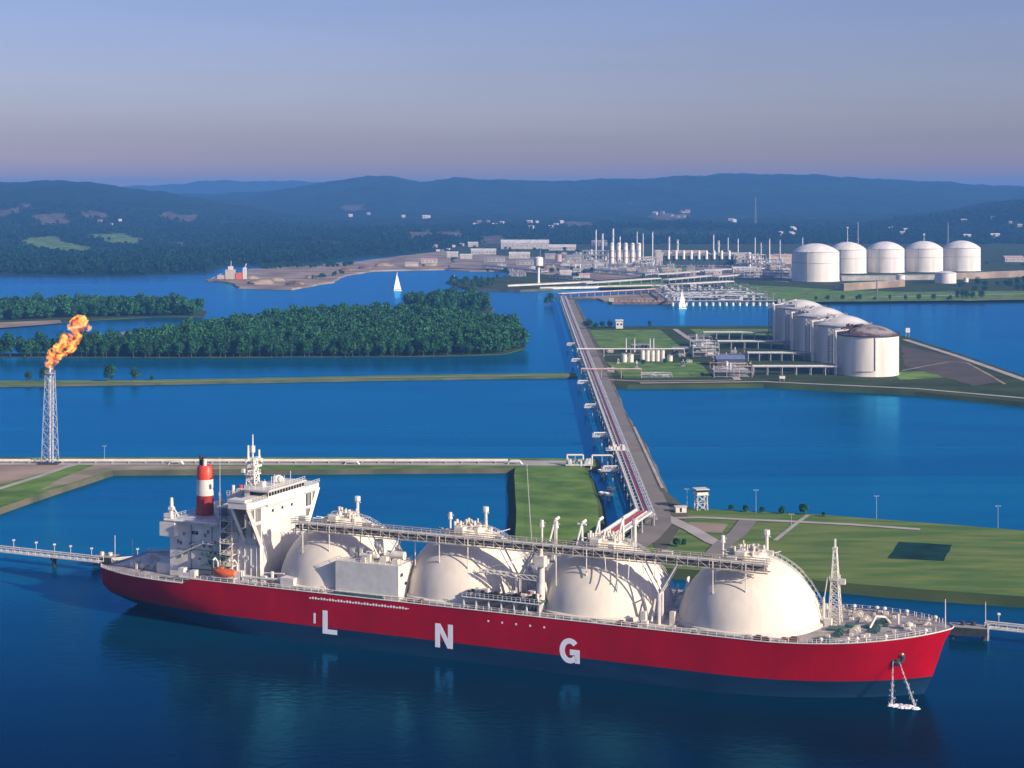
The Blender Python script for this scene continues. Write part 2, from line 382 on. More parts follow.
# islands
isl1 = [(-140, 358), (0, 358), (200, 358.5), (420, 357.5), (505, 355), (526, 349), (520, 339), (495, 329), (440, 321), (330, 320), (270, 326), (205, 336), (150, 346.5), (110, 352), (60, 354.2), (0, 355), (-140, 355.4)]
isl2 = [(-140, 326), (0, 325), (60, 322), (150, 317.5), (203, 317), (206, 311), (100, 309), (0, 311), (-140, 312)]
land('island', pp([(x, y - .6) for x, y in isl1]), .5, grassd, grassd, bw=1, amp=4, step=30)
land('island', pp(isl2), .5, grassd, grassd, bw=1, amp=4, step=30)
sheet('sand_bank', ragged(pp([(-60, 329), (0, 328), (45, 324.5), (62, 323), (60, 320), (0, 322.5), (-60, 324)], .9), 15, 2), .95, sand)
land('sand_bar', pp([(105, 334), (135, 331.5), (150, 330), (150, 331.5), (130, 333.5), (107, 335.5)]), .6, sand, sand, bw=2, amp=1)
# spit and plant land
land('spit', pp([(206, 281), (228, 283), (240, 288.5), (290, 290), (330, 283), (345, 276), (372, 271.5), (445, 270), (470, 271.5), (560, 272), (560, 250), (440, 252), (360, 262), (300, 267), (250, 270), (235, 276)]), 2.0, sand, sand, bw=5, amp=8, step=40)
land('plant_land', pp([(447, 283), (470, 290), (520, 292), (600, 288), (668, 286), (672, 296), (700, 300), (790, 303), (900, 302), (1024, 298), (1230, 294), (1230, 238), (860, 240), (450, 242), (452, 262), (530, 274), (500, 279)]), 3.0, grassd, soil, bw=5, amp=4, step=50)
land('pipeline_bank', pp([(556, 299), (600, 297), (672, 291), (690, 291), (690, 296), (660, 300), (640, 302), (604, 302), (598, 299.5)]), 1.6, sand, soil, bw=3, amp=2)

# ---------------------------------------------------------------- far terrain (one height field)
def prof(pts):
    xs = [p[0] for p in pts]; ys = [p[1] for p in pts]
    return lambda q: np.interp(q, xs, ys)
main_r = prof([(-300, 190), (0, 197), (250, 194), (300, 188), (335, 182), (370, 178), (395, 177), (420, 182), (455, 179), (520, 181), (580, 183), (650, 180), (730, 175), (800, 177), (860, 179), (920, 182), (980, 186), (1030, 189), (1300, 184)])
left_r = prof([(-300, 186), (-60, 184), (0, 182), (35, 181), (75, 184), (110, 188.5), (140, 193), (200, 200), (300, 214), (400, 230), (1300, 240)])
far_r = prof([(-300, 190), (60, 190), (120, 187), (180, 183), (240, 180), (300, 181), (340, 185), (500, 190), (1300, 190)])
right_r = prof([(-300, 240), (800, 232), (850, 224), (900, 216), (950, 211), (1000, 203), (1024, 200), (1100, 196), (1300, 192)])
shore = prof([(-300, 273), (0, 275), (120, 276), (205, 272.5), (225, 266), (300, 264), (330, 261), (365, 258), (440, 252), (470, 246), (1300, 245)])
NX, NY = 760, 300
ang = np.linspace(-.52, .52, NX); QPX = 512 + 1700 * ang
ydist0 = 1700 * 132 / (shore(QPX) - HOR)
tt = np.linspace(0, 1, NY)
YY = ydist0[None, :] * (14200 / ydist0[None, :]) ** (tt[:, None] ** 1.15)
XX = YY * ang[None, :]; QQ = np.broadcast_to(QPX[None, :], YY.shape)
def vnoise(x, y, seed, octs=4):
    out = np.zeros_like(x); a = 1.0
    r = np.random.default_rng(seed)
    tab = r.random((256, 256))
    for o in range(octs):
        xi = np.floor(x).astype(int); yi = np.floor(y).astype(int); fx = x - xi; fy = y - yi
        fx = fx * fx * (3 - 2 * fx); fy = fy * fy * (3 - 2 * fy)
        g = lambda i, j: tab[(i + o * 37) % 256, (j + o * 91) % 256]
        v = g(xi, yi) * (1 - fx) * (1 - fy) + g(xi + 1, yi) * fx * (1 - fy) + g(xi, yi + 1) * (1 - fx) * fy + g(xi + 1, yi + 1) * fx * fy
        out += (v - .5) * a; a *= .5; x = x * 2.03 + 11.3; y = y * 2.03 + 5.7
    return out
def sstep(a, b, x):
    t = np.clip((x - a) / (b - a), 0, 1); return t * t * (3 - 2 * t)
def terrain_h(X, Y, Q):
    h = np.zeros_like(X)
    def ridge(pf, d, front, back):
        top = HC - (pf(Q) - HOR) * d / 1700
        return np.maximum(top, 0) * np.where(Y < d, sstep(d - front, d, Y), 1 - sstep(d, d + back, Y) * .9)
    nz = vnoise(X / 420, Y / 420, 3)
    h = 8 + 26 * sstep(3200, 6500, Y) + nz * 26 * sstep(2900, 4500, Y)
    for pf, d, fr, bk in ((left_r, 6800, 2600, 2000), (right_r, 5900, 1900, 2000), (main_r, 9200, 3400, 2500), (far_r, 13200, 2200, 1000)):
        rh = ridge(pf, d, fr, bk)
        body = vnoise(X / 900, Y / 900, 9) * 70 * np.clip(rh / 200, 0, 1) * (1 - .62 * sstep(d - 900, d - 100, Y) * (Y < d + 400)) + vnoise(X / 230, Y / 380, 13, 3) * 22 * np.clip(rh / 160, 0, 1)
        h = np.maximum(h, rh + body)
    h += vnoise(X / 60, Y / 60, 5, 3) * 9 * sstep(3000, 6000, Y)
    s = Y - 1700 * 132 / (shore(Q) - HOR)
    h = np.minimum(h, np.where(Q > 455, 2.0 + .03 * np.maximum(Y - 4300, 0) + .25 * np.maximum(Y - 4900, 0), 1e9))
    h = np.minimum(h, -1 + .12 * s)
    return h
HH = terrain_h(XX, YY, QQ)
PYY = HOR + 1700 * (HC - HH) / YY
def inpoly(px, py, poly):
    c = np.zeros(px.shape, bool); n = len(poly)
    for i in range(n):
        x0, y0 = poly[i]; x1, y1 = poly[(i + 1) % n]
        with np.errstate(divide='ignore', invalid='ignore'):
            hit = ((y0 > py) != (y1 > py)) & (px < (x1 - x0) * (py - y0) / (y1 - y0 + 1e-12) + x0)
        c ^= hit
    return c
GREEN = [[(20, 239), (55, 237), (98, 251), (85, 255), (50, 251), (22, 246)], [(75, 236), (120, 233), (148, 237), (138, 246), (122, 244), (95, 239)], [(165, 250), (180, 249), (178, 253), (166, 253)],
         [(960, 250), (1030, 252), (1100, 252), (1100, 266), (1000, 262)]]
BROWN = [[(-5, 215), (15, 206), (30, 205), (20, 212), (5, 217)], [(35, 216), (65, 213), (70, 223), (40, 225)], [(175, 243), (194, 242), (192, 247), (175, 247)], [(342, 206), (366, 205), (362, 211), (345, 211)],
         [(437, 231), (460, 231), (468, 237), (450, 238)], [(478, 236), (500, 235), (514, 243), (482, 247)], [(405, 231), (430, 230), (440, 237), (410, 238)], [(650, 214), (690, 213), (690, 219), (655, 220)], [(985, 255), (1024, 256), (1024, 266), (990, 262)],
         [(560, 222), (590, 222), (600, 227), (565, 228)], [(160, 212), (200, 215), (195, 222), (165, 219)], [(80, 212), (110, 213), (105, 218), (82, 218)]]
QJ = QQ + vnoise(XX / 90, YY / 90, 21) * 9; PJ = PYY + vnoise(XX / 90, YY / 90, 22) * 3
fieldg = np.zeros(XX.shape, bool); fieldb = np.zeros(XX.shape, bool)
for q in GREEN: fieldg |= inpoly(QJ, PJ, q)
for q in BROWN: fieldb |= inpoly(QJ, PJ, q)
n1 = vnoise(XX / 300, YY / 300, 31); n2_ = vnoise(XX / 70, YY / 70, 32)
openp = (n1 + .5 * n2_ > .50) & (HH < 90)
col = np.zeros(XX.shape + (4,), np.float32); col[..., 3] = 1
base = np.array([.006, .026, .020]); base2 = np.array([.012, .042, .026])
mixf = np.clip(.5 + n2_ * 1.4 + n1 * .6, 0, 1)[..., None]
col[..., :3] = base * (1 - mixf) + base2 * mixf
col[openp, :3] = (.030, .060, .034)
col[fieldg, :3] = (.13, .21, .065); col[fieldb, :3] = (.13, .11, .085)
V = np.stack([XX, YY, HH], -1).reshape(-1, 3)
idx = np.arange(NX * NY).reshape(NY, NX)
F = np.stack([idx[:-1, :-1], idx[:-1, 1:], idx[1:, 1:], idx[1:, :-1]], -1).reshape(-1, 4)
def terrain_material():
    m = bpy.data.materials.new('terrain'); m.use_nodes = True; N_ = m.node_tree.nodes; L = m.node_tree.links
    b = N_['Principled BSDF']; b.inputs['Roughness'].default_value = .95; b.inputs['Specular IOR Level'].default_value = .05
    at = N_.new('ShaderNodeAttribute'); at.attribute_name = 'cover'
    tc = N_.new('ShaderNodeTexCoord'); nz = N_.new('ShaderNodeTexNoise'); nz.inputs['Scale'].default_value = .05; nz.inputs['Detail'].default_value = 6
    L.new(tc.outputs['Object'], nz.inputs[0])
    mr = N_.new('ShaderNodeMapRange'); mr.inputs['From Min'].default_value = .3; mr.inputs['From Max'].default_value = .7; mr.inputs['To Min'].default_value = .5; mr.inputs['To Max'].default_value = 1.35
    L.new(nz.outputs[0], mr.inputs[0])
    mx = N_.new('ShaderNodeMix'); mx.data_type = 'RGBA'; mx.blend_type = 'MULTIPLY'; mx.inputs[0].default_value = 1
    L.new(at.outputs['Color'], mx.inputs[6]); L.new(mr.outputs[0], mx.inputs[7]); L.new(mx.outputs[2], b.inputs['Base Color'])
    bp = N_.new('ShaderNodeBump'); bp.inputs['Strength'].default_value = 1; bp.inputs['Distance'].default_value = 6
    L.new(nz.outputs[0], bp.inputs['Height']); L.new(bp.outputs[0], b.inputs['Normal'])
    return m
tm = np_mesh('terrain', V, F, [terrain_material()], smooth=True)
ca = tm.color_attributes.new('cover', 'FLOAT_COLOR', 'POINT'); ca.data.foreach_set('color', col.reshape(-1))
if tm.polygons[0].normal.z < 0: tm.flip_normals()
tag(mesh_obj('terrain', tm), kind='structure')

# ---------------------------------------------------------------- trees
def crown_mesh(nq, rad, h, seed, size, lobes=5):
    r = np.random.default_rng(seed); cs = []
    for k in range(lobes):
        a = r.uniform(0, 6.28); d = r.uniform(.1, .62) * rad
        cs.append((d * math.cos(a), d * math.sin(a), h * r.uniform(.42, .8), rad * r.uniform(.42, .66), h * r.uniform(.16, .26)))
    cs.append((0, 0, h * .74, rad * .6, h * .26))
    cs.append((0, 0, h * .38, rad * .7, h * .26))
    C = np.array(cs); pick = r.integers(0, len(C), nq)
    d = r.normal(size=(nq, 3)); d /= np.linalg.norm(d, axis=1)[:, None]
    rr = r.uniform(.72, 1.08, nq)[:, None]
    cc = C[pick]; ctr = cc[:, :3] + d * rr * np.stack([cc[:, 3], cc[:, 3], cc[:, 4]], -1)
    ctr[:, 2] = np.maximum(ctr[:, 2], h * .10)
    nrm = d + r.normal(size=(nq, 3)) * .55; nrm /= np.linalg.norm(nrm, axis=1)[:, None]
    a = np.cross(nrm, r.normal(size=(nq, 3))); a /= np.linalg.norm(a, axis=1)[:, None]; b = np.cross(nrm, a)
    s = (r.uniform(.6, 1.25, nq) * size)[:, None]
    V = np.stack([ctr - a * s, ctr - b * s * .7 + nrm * s * .15, ctr + a * s, ctr + b * s * .7 + nrm * s * .15], 1).reshape(-1, 3)
    F = np.arange(nq * 4).reshape(-1, 4)
    mi = (r.random(nq) < .35).astype(int)
    return V, F, mi
def trunk_geo(h, r0):
    n = 6; V = []; F = []
    for z, rr in ((-.6, r0), (h * .78, r0 * .4)):
        for k in range(n): V.append((rr * math.cos(6.2832 * k / n), rr * math.sin(6.2832 * k / n), z))
    F = [(k, (k + 1) % n, n + (k + 1) % n, n + k) for k in range(n)]
    return np.array(V), np.array(F)
def tree_geo(h, rad, seed, nq, size):
    V, F, mi = crown_mesh(nq, rad, h, seed, size); tv, tf = trunk_geo(h, rad * .07)
    return np.vstack([V, tv]), np.vstack([F, tf + len(V)]), np.concatenate([mi, np.full(len(tf), 2)])
TREE_GEO = [tree_geo(h, rd, s, 700, .72) for s, (h, rd) in enumerate([(15, 5.2), (13, 5.8), (17, 5), (14, 4.6), (16, 6), (12, 5), (18, 5.6), (13.5, 4.8)])]
TREE_ME = [np_mesh('tree', V, F, [leafA, leafB, bark], mi) for V, F, mi in TREE_GEO]
def poly_points(polypx, spacing, h=0, jit=.45):
    poly = [(p.x, p.y) for p in pp(polypx, h)]
    xs = [p[0] for p in poly]; ys = [p[1] for p in poly]; out = []
    gx = np.arange(min(xs), max(xs), spacing); gy = np.arange(min(ys), max(ys), spacing)
    X, Y = np.meshgrid(gx, gy); X = X + rng.uniform(-jit, jit, X.shape) * spacing; Y = Y + rng.uniform(-jit, jit, Y.shape) * spacing
    k = inpoly(X, Y, poly)
    return np.stack([X[k], Y[k]], -1)
def shrink(l, s): return l
ptsA = poly_points([(-130, 357.6), (0, 357.6), (200, 358), (420, 357), (503, 354.6), (524, 348.8), (516, 339), (492, 330), (440, 322), (330, 321), (270, 327), (205, 337), (150, 347.5), (110, 353), (60, 355.2), (0, 356), (-130, 356.2)], 6.6)
ptsB = poly_points([(-130, 319), (0, 321.5), (60, 318.5), (150, 316.5), (200, 316), (203, 312), (100, 310), (0, 312), (-130, 313)], 7.2)
ptsC = poly_points([(405, 306), (440, 303), (470, 303), (490, 308), (488, 313), (440, 312), (410, 312)], 9.5)
land('island', pp([(400, 306), (440, 301.5), (475, 301.5), (494, 308), (490, 314), (440, 313), (405, 313)]), .7, grassd, soil, bw=2, amp=3)
allp = np.vstack([ptsA, ptsB, ptsC])
vis = np.abs(allp[:, 0] / allp[:, 1] * 1700) < 530
order = np.argsort(allp[:, 1] + (~vis) * 1e5)
for n_, i in enumerate(order[:190]):
    x, y = allp[i]; o = mesh_obj('tree', TREE_ME[int(rng.integers(8))], None, (x, y, .8)); o.rotation_euler = (0, 0, rng.uniform(0, 6.28)); s = rng.uniform(.66, 1.12); o.scale = (s, s, s * rng.uniform(.85, 1.15))
    tag(o, 'dark green mangrove tree in the dense front rows of the wooded island', 'tree', 'mangrove trees along the shore of the wooded island')
def merged_forest(name, pts, hs, geos, mats, zs):
    Vs = []; Fs = []; Ms = []; off = 0
    for (x, y), z in zip(pts, zs):
        V, F, mi = geos[int(rng.integers(len(geos)))]; a = rng.uniform(0, 6.28); s = rng.uniform(.62, 1.22) * hs; c, sn = math.cos(a), math.sin(a)
        W = np.empty_like(V); W[:, 0] = (V[:, 0] * c - V[:, 1] * sn) * s + x; W[:, 1] = (V[:, 0] * sn + V[:, 1] * c) * s + y; W[:, 2] = V[:, 2] * s * rng.uniform(.9, 1.15) + z
        Vs.append(W); Fs.append(F + off); Ms.append(mi); off += len(V)
    me = np_mesh(name, np.vstack(Vs), np.vstack(Fs), mats, np.concatenate(Ms))
    return mesh_obj(name, me)
rest = allp[order[190:]]
LOW_GEO = [crown_mesh(300, rd, h, 60 + s, 1.05) for s, (h, rd) in enumerate([(15, 5.2), (13, 5.8), (17, 5), (14, 4.6), (16, 6)])]
tag(merged_forest('island_forest', rest, 1.0, LOW_GEO, [leafA, leafB], [.7] * len(rest)), 'dense dark green mangrove forest covering the interior of the islands', 'forest', None, 'stuff')
# far forest on the terrain
flat = np.where((~fieldg & ~fieldb & ~openp & (HH > 1.5)).ravel() & ((YY < 5600).ravel()) & (np.abs(ang[None, :] * np.ones_like(YY)) < .36).ravel() & ((QQ < 455) | (YY > 4080)).ravel())[0]
w = 1.0 / np.maximum(YY.ravel()[flat], 1) ** .3
sel = rng.choice(flat, 16000, replace=False, p=w / w.sum())
ptsF = np.stack([XX.ravel()[sel] + rng.uniform(-6, 6, len(sel)), YY.ravel()[sel] + rng.uniform(-12, 12, len(sel))], -1)
FAR_GEO = [crown_mesh(26, 5.6, 10, 90 + s, 2.5, 3) for s in range(6)]
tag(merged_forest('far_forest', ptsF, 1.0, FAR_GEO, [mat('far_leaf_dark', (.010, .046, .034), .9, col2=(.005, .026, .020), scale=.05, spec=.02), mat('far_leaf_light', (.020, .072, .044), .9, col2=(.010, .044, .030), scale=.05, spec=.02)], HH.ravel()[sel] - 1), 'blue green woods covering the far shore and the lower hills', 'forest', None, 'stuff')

# ---------------------------------------------------------------- the ship
SHIP = thing('gas_carrier_ship', 'long red and dark blue gas carrier ship with four cream domes moored in the foreground', 'ship', (65.45, 467.2, -1.32), R(-23.9))
SHIP.scale = (1.01, 1.01, 1.01)
def lerp(a, b, t): return a + (b - a) * t
def stem(w): return 46.2 + max(w, 0) / 18.5 * 8.0
def stern(w): return float(np.interp(w, [-3, 0, 3, 6, 9, 14], [-194, -198, -202, -204.5, -206, -207]))
def deck_h(t): return 16.0 + (3.4 * ((t - 8) / 46) ** 1.4 if t > 8 else 0) - 1.6 * float(sstep(-166, -169, np.array(float(-t)) * -1) if False else (1 if t < -168 else 0))
def halfB(t, w):
    k = min(max(w / 17, 0), 1)
    B = 21.0
    tb = stem(w); t0 = lerp(-12, 12, k)
    if t > t0:
        s = min(1, (t - t0) / (tb - t0)); B = 21 * max(0, 1 - s ** lerp(1.9, 2.5, k)) ** lerp(.95, .78, k)
    ts = stern(w); t1 = lerp(-140, -172, k)
    if t < t1:
        s = min(1, (t1 - t) / (t1 - ts)); endB = 12.5 * float(sstep(-2, 9, np.array(w)))
        B = endB + (21 - endB) * (1 - s ** lerp(1.7, 2.6, k)) ** lerp(1.0, .9, k)
    return B
US = sorted(set([0] + [(.5 - .5 * math.cos(math.pi * i / 90)) for i in range(91)]))
SPLIT = 6.2
def hull_levels(t): 
    D = deck_h(t); return [-3, 0, 3, SPLIT, lerp(SPLIT, D, .35), lerp(SPLIT, D, .7), D]
def station(u, li):
    w = [-3, 0, 3, SPLIT, 9.7, 13, 16][li]
    ts, tb = stern(w), stem(w if li < 6 else 18.5); t = lerp(ts, tb, u)
    wz = hull_levels(t)[li]
    return t, halfB(t, wz if li > 3 else w) if u < .9999 else 0.0, wz
mb = MB(); grid = {}
V = []
for side in (-1, 1):
    for i, u in enumerate(US):
        for li in range(7):
            t, B, wz = station(u, li); grid[side, i, li] = len(V); V.append((t, side * B, wz))
mb.v = V
nU = len(US)
for side in (-1, 1):
    for i in range(nU - 1):
        for li in range(6):
            mb.f.append((grid[side, i, li], grid[side, i + 1, li], grid[side, i + 1, li + 1], grid[side, i, li + 1])); mb.m.append(1 if li < 3 else 0)
for li in range(6):
    mb.f.append((grid[-1, 0, li], grid[1, 0, li], grid[1, 0, li + 1], grid[-1, 0, li + 1])); mb.m.append(1 if li < 3 else 0)
mb.f.append(tuple(grid[-1, i, 0] for i in range(nU)) + tuple(grid[1, i, 0] for i in range(nU - 1, -1, -1))); mb.m.append(1)
hull = mb.build('hull', [redp, bluep], SHIP, smooth=35)
# deck
mb = MB(); V = []
for i, u in enumerate(US):
    t, B, wz = station(u, 6); z = wz - .12; Bi = max(B - .15, 0)
    V += [(t, -Bi, z), (t, Bi, z)]
mb.v = V
for i in range(nU - 1): mb.f.append((2 * i, 2 * i + 2, 2 * i + 3, 2 * i + 1)); mb.m.append(0)
mb.build('deck', deckp, SHIP)
# gunwale strip and railing along the deck edge
for s in (-1, 1):
    for lo_, hi_ in ((-300, -168), (-168, 300)):
        mb = MB(); prev = None
        for i, u in enumerate(US):
            t, B, wz = station(u, 6)
            if not lo_ <= t < hi_: continue
            if prev is not None: mb.bar((prev[0], s * prev[1], prev[2]), (t, s * B, wz), .16, 4)
            prev = (t, B, wz)
        mb.build('gunwale', white, SHIP)
for s in (-1, 1):
    mb = MB(); tprev = None
    for t in np.arange(-164, 50, 2.4):
        B = halfB(t, 17) - .3; z = deck_h(t); mb.bar((t, s * B, z - .2), (t, s * B, z + 1.1), .07, 4)
        if tprev is not None:
            for zz in (.55, 1.1): mb.bar((tprev, s * Bp, zp + zz), (t, s * B, z + zz), .045, 4)
        tprev, Bp, zp = t, B, z
    mb.build('deck_railing', white, SHIP)
# letters on the side (in the parallel body)
def letter(name, shapes, x0):
    mb = MB()
    for sh in shapes:
        n = len(sh); f = [(x0 + x, -21.0 - .05, 4.4 + y) for x, y in sh]; bk = [(x0 + x, -20.9, 4.4 + y) for x, y in sh]
        tri = tessellate_polygon([[Vector((x, y, 0)) for x, y in sh]])
        mb.add(f + bk, [tuple(t) for t in tri] + [(k, (k + 1) % n, n + (k + 1) % n, n + k) for k in range(n)])
    return mb.build('hull_letter', letterw, hull)
LH = 6.7
letter('L', [[(0, 0), (4.8, 0), (4.8, 1.35), (1.6, 1.35), (1.6, LH), (0, LH)]], -121.6)
letter('N', [[(0, 0), (1.5, 0), (1.5, 4.2), (3.9, 0), (5.5, 0), (5.5, LH), (4.0, LH), (4.0, 2.5), (1.6, LH), (0, LH)]], -85.2)
g_out = []; g_in = []
for k in range(0, 29):
    a = R(42 + k * (320 - 42) / 28 + (0)); g_out.append((2.95 + 2.95 * math.cos(a), 3.35 + 3.4 * math.sin(a))); g_in.append((2.95 + 1.45 * math.cos(a), 3.35 + 1.95 * math.sin(a)))
G_poly = g_out + g_in[::-1]
letter('G', [G_poly, [(3.0, 2.25), (5.85, 2.25), (5.85, 3.75), (3.0, 3.75)], [(4.45, 0.1), (5.85, 0.1), (5.85, 2.3), (4.45, 2.3)]], -47.4)
for k in range(5): MB().box(-69 + k * 4.2, -68.5 + k * 4.2, -21.06, -20.9, 13.1, 13.6).build('hull_mark', letterw, hull)
MB().box(-124.6, -124.0, -21.06, -20.9, 7, 10).build('hull_mark', letterw, hull)
mb = MB().box(-126, -93.5, -21.06, -20.9, 14.25, 14.4)
for k in range(34): mb.box(-126 + k * .95, -125.6 + k * .95, -21.07, -20.9, 14.0, 14.7 if k % 3 else 14.45)
mb.build('name_ticks', letterw, hull)  # pale line and ticks added in place of the unreadable name lettering
# tank domes
DR, DCZ = 19.6, 14.3
TANKX = [0, -42, -84, -126]
def dome():
    pr = [(DR, 15.2), (DR, 16.6)]
    for k in range(1, 21):
        a = R(7 + (90 - 7) * k / 20); pr.append((DR * math.cos(a) if k < 20 else 0, DCZ + DR * math.sin(a)))
    return MB().lathe(pr, n=72).build('tank_dome', domep, SHIP, smooth=40)
for i, tx in enumerate(TANKX):
    d = dome() if i == 0 else None
    if i == 0: D0 = d
    else:
        d = D0.copy(); sc.collection.objects.link(d); d.parent = SHIP
    d.location = (tx, 0, 0)
    # base ring
    mb = MB().lathe([(DR + .7, 15.6), (DR + .7, 16.9), (DR - .1, 17.2)], n=48); mb.build('base_ring', white, d, smooth=30)
    # pipe tower on the crown
    mb = MB(); z0 = DCZ + DR - .6
    mb.lathe([(4.6, z0 - .3), (4.6, z0 + .9), (4.2, z0 + 1.2)], n=24)
    for k in range(26):
        a = random.uniform(0, 6.28); r = random.uniform(.6, 5.2); hh = random.uniform(.8, 2.4)
        mb.bar((r * math.cos(a), r * math.sin(a), z0 + .8), (r * math.cos(a), r * math.sin(a), z0 + 1 + hh), random.uniform(.18, .5), 7)
    for k in range(6):
        a = random.uniform(0, 6.28); b = a + random.uniform(1, 2.5); z = z0 + random.uniform(1.2, 2.2)
        mb.bar((4 * math.cos(a), 4 * math.sin(a), z), (4 * math.cos(b), 4 * math.sin(b), z), .22, 6)
    mb.box(-2.5, .2, -6, -3, z0 + .2, z0 + 2.0)
    mb.rail([(4.5 * math.cos(k * .785), 4.5 * math.sin(k * .785), z0 + .9) for k in range(9)], 1.2, 2, .05)
    for k in range(10):
        x = random.uniform(-7, 7); y = random.uniform(-5, 5); z = DCZ + math.sqrt(DR ** 2 - x * x - y * y) - .1; s = random.uniform(.3, .8)
        mb.box(x - s, x + s, y - s, y + s, z - .3, z + random.uniform(.5, 1.6))
        mb.bar((x, y, z + .5), (x + random.uniform(-4, 4), y + random.uniform(-3, 3), z + 1.2), .14, 5)
    mb.rail([(-8, -4, z0 - .8), (0, -5.5, z0 - .2), (8, -4, z0 - .8)], 1.2, 1.4, .06)
    mb.build('pipe_tower', cream, d, smooth=40)
    # curved stair over the dome towards the bow
    mb = MB(); pl = None
    for k in range(19):
        a = R(88 - k * 4.4); pr_ = []
        for w_ in (2.2, 4.0):
            rx = math.cos(a) * DR; p = Vector((rx * .985, w_, DCZ + math.sqrt(max(DR ** 2 - (rx * .985) ** 2 - w_ * w_, .1)) + .15)); pr_.append(p)
        for p in pr_: mb.bar(p, p + Vector((math.cos(a) * 1.2, 0, 1.2 * math.sin(a))), .06, 4)
        mb.bar(pr_[0], pr_[1], .1, 4)
        if pl:
            for p, q in zip(pl, pr_):
                up = Vector((math.cos(a) * 1.2, 0, 1.2 * math.sin(a)))
                mb.bar(p, q, .14, 4); mb.bar(p + up, q + up, .06, 4)
        pl = pr_
    mb.build('dome_stair', ltsteel, d)
    # vent mast
    vm = MB(); hx = [3.3, 7, 2.5, 1.5][i]
    vm.bar((hx, 5, z0 - 2), (hx, 5, z0 + 6.2), .45, 8).bar((hx, 5, z0 + 5), (hx, 5, z0 + 6.4), .85, 8).bar((hx - 1, 5, z0 + 4.6), (hx + 1, 5, z0 + 4.6), .18, 5)
    vm.build('vent_mast', white, d)
# short vents between the tanks
for vx in (-9.5, -93.6, -59.5, -64):
    MB().bar((vx, 6, 16), (vx, 6, 36.5), .3, 8).bar((vx, 6, 35), (vx, 6, 37), .7, 8, .5).bar((vx - 1.1, 6, 36.2), (vx + 1.1, 6, 36.2), .15, 5).build('vent_mast', white, SHIP)
# deck between domes: lower equipment
for gx in (-21, -63, -105):
    mb = MB().box(gx - 5, gx + 5, -19.5, 19.5, 15.5, 15.95)
    for k in range(14):
        x = gx + random.uniform(-4, 4); y = random.uniform(-19, 19); hh = random.uniform(1, 4)
        s = random.uniform(.5, 1.4); mb.box(x - s, x + s, y - s, y + s, 15.6, 15.7 + hh)
    for k in range(4):
        y = random.uniform(-16, 16); mb.bar((gx - 2, y, 16.5), (gx - 2, y + 3, 22), .3, 6)
    mb.build('deck_equipment', cream, SHIP)
mb = MB()
for k in range(60):
    x = random.uniform(-150, 22); s = random.choice((-1, 1)); y = s * random.uniform(18.9, 20.2)
    if -119 < x < -96 or -78 < x < -52: continue
    a = random.uniform(.25, .7); mb.box(x - a, x + a, y - .4, y + .4, 15.6, 16.3 + random.uniform(.1, 1.3))
for s in (-1, 1):
    for z, yy in ((16.5, 20.35), (16.9, 19.9)): mb.bar((-150, s * yy, z), (14, s * yy, z), .16, 6)
mb.build('deck_fittings', cream, SHIP)
mb = MB()
for x, y, s in ((-30, -19.6, .9), (-27, -19.7, .6), (8, -20, 1.0), (10, -20, .8), (17, -18.5, 1.2), (14.5, -19, .9), (-140, -19.8, .8), (-90, -19.8, .9), (-94, -19.6, .7)):
    MB().box(x - s, x + s, y - .6, y + .6, 15.7, 16.4 + s * .6).bar((x - s * .6, y, 16.3 + s * .6), (x + s * .6, y, 16.3 + s * .6), .5 * s, 8).build('deck_gear', rust, SHIP)
# catwalk along the tank tops
CY0, CY1, CZ = -14.8, -12.2, 34.4
catm = mat('weathered_steel', (.46, .41, .34), .6, var=.35, scale=.5)
cat = MB().box(-136, 9, CY0, CY1, CZ - .25, CZ).build('catwalk', cream, SHIP)
mb = MB()
for y in (CY0, CY1):
    for z in (CZ - 2.2, CZ + 1.15, CZ + .6): mb.bar((-136, y, z), (9, y, z), .12 if z > CZ else .2, 5)
x = -136; k = 0
while x <= 9.01:
    for y in (CY0, CY1):
        mb.bar((x, y, CZ - 2.2), (x, y, CZ + 1.15), .09, 4)
        if x < 8: mb.bar((x, y, CZ - 2.2 if k % 2 else CZ - .2), (x + 3, y, CZ - .2 if k % 2 else CZ - 2.2), .08, 4)
    mb.bar((x, CY0, CZ - 2.2), (x, CY1, CZ - 2.2), .09, 4)
    x += 3; k += 1
mb.build('catwalk_truss', catm, cat)
mb = MB()
for y, z, r in ((-12.0, CZ - 1.9, .32), (-11.3, CZ - 1.9, .22), (-14.2, CZ - 1.3, .2), (-13.4, CZ - 1.5, .3), (-10.7, CZ - 1.2, .25)): mb.bar((-134, y, z), (8, y, z), r, 8)
mb.build('catwalk_pipes', catm, cat)
MB().box(-135, 8, -13.7, -12.9, CZ - 1.7, CZ - .9).build('truss_fill', mat('dark_brown_steel', (.20, .17, .13), .7, var=.5, scale=.8), cat)  # dark box added to fill the truss, for its dark pipe-packed inside
mb = MB(); x = -132
def dome_z(x, y):
    b = 16.0
    for t in TANKX:
        q = DR ** 2 - (x - t) ** 2 - y * y
        if q > 0: b = max(b, DCZ + math.sqrt(q))
    return b
for k, x in enumerate(np.arange(-132, 8, 9.0)):
    for y in ((CY0,) if k % 2 else (CY0, CY1)):
        b = dome_z(x, y)
        if 20 < b < 33: MB().bar((x, y, b - .3), (x, y, CZ - .2), .15 if b > 20 else .28, 6).build('post', white if k % 2 else cream, cat)
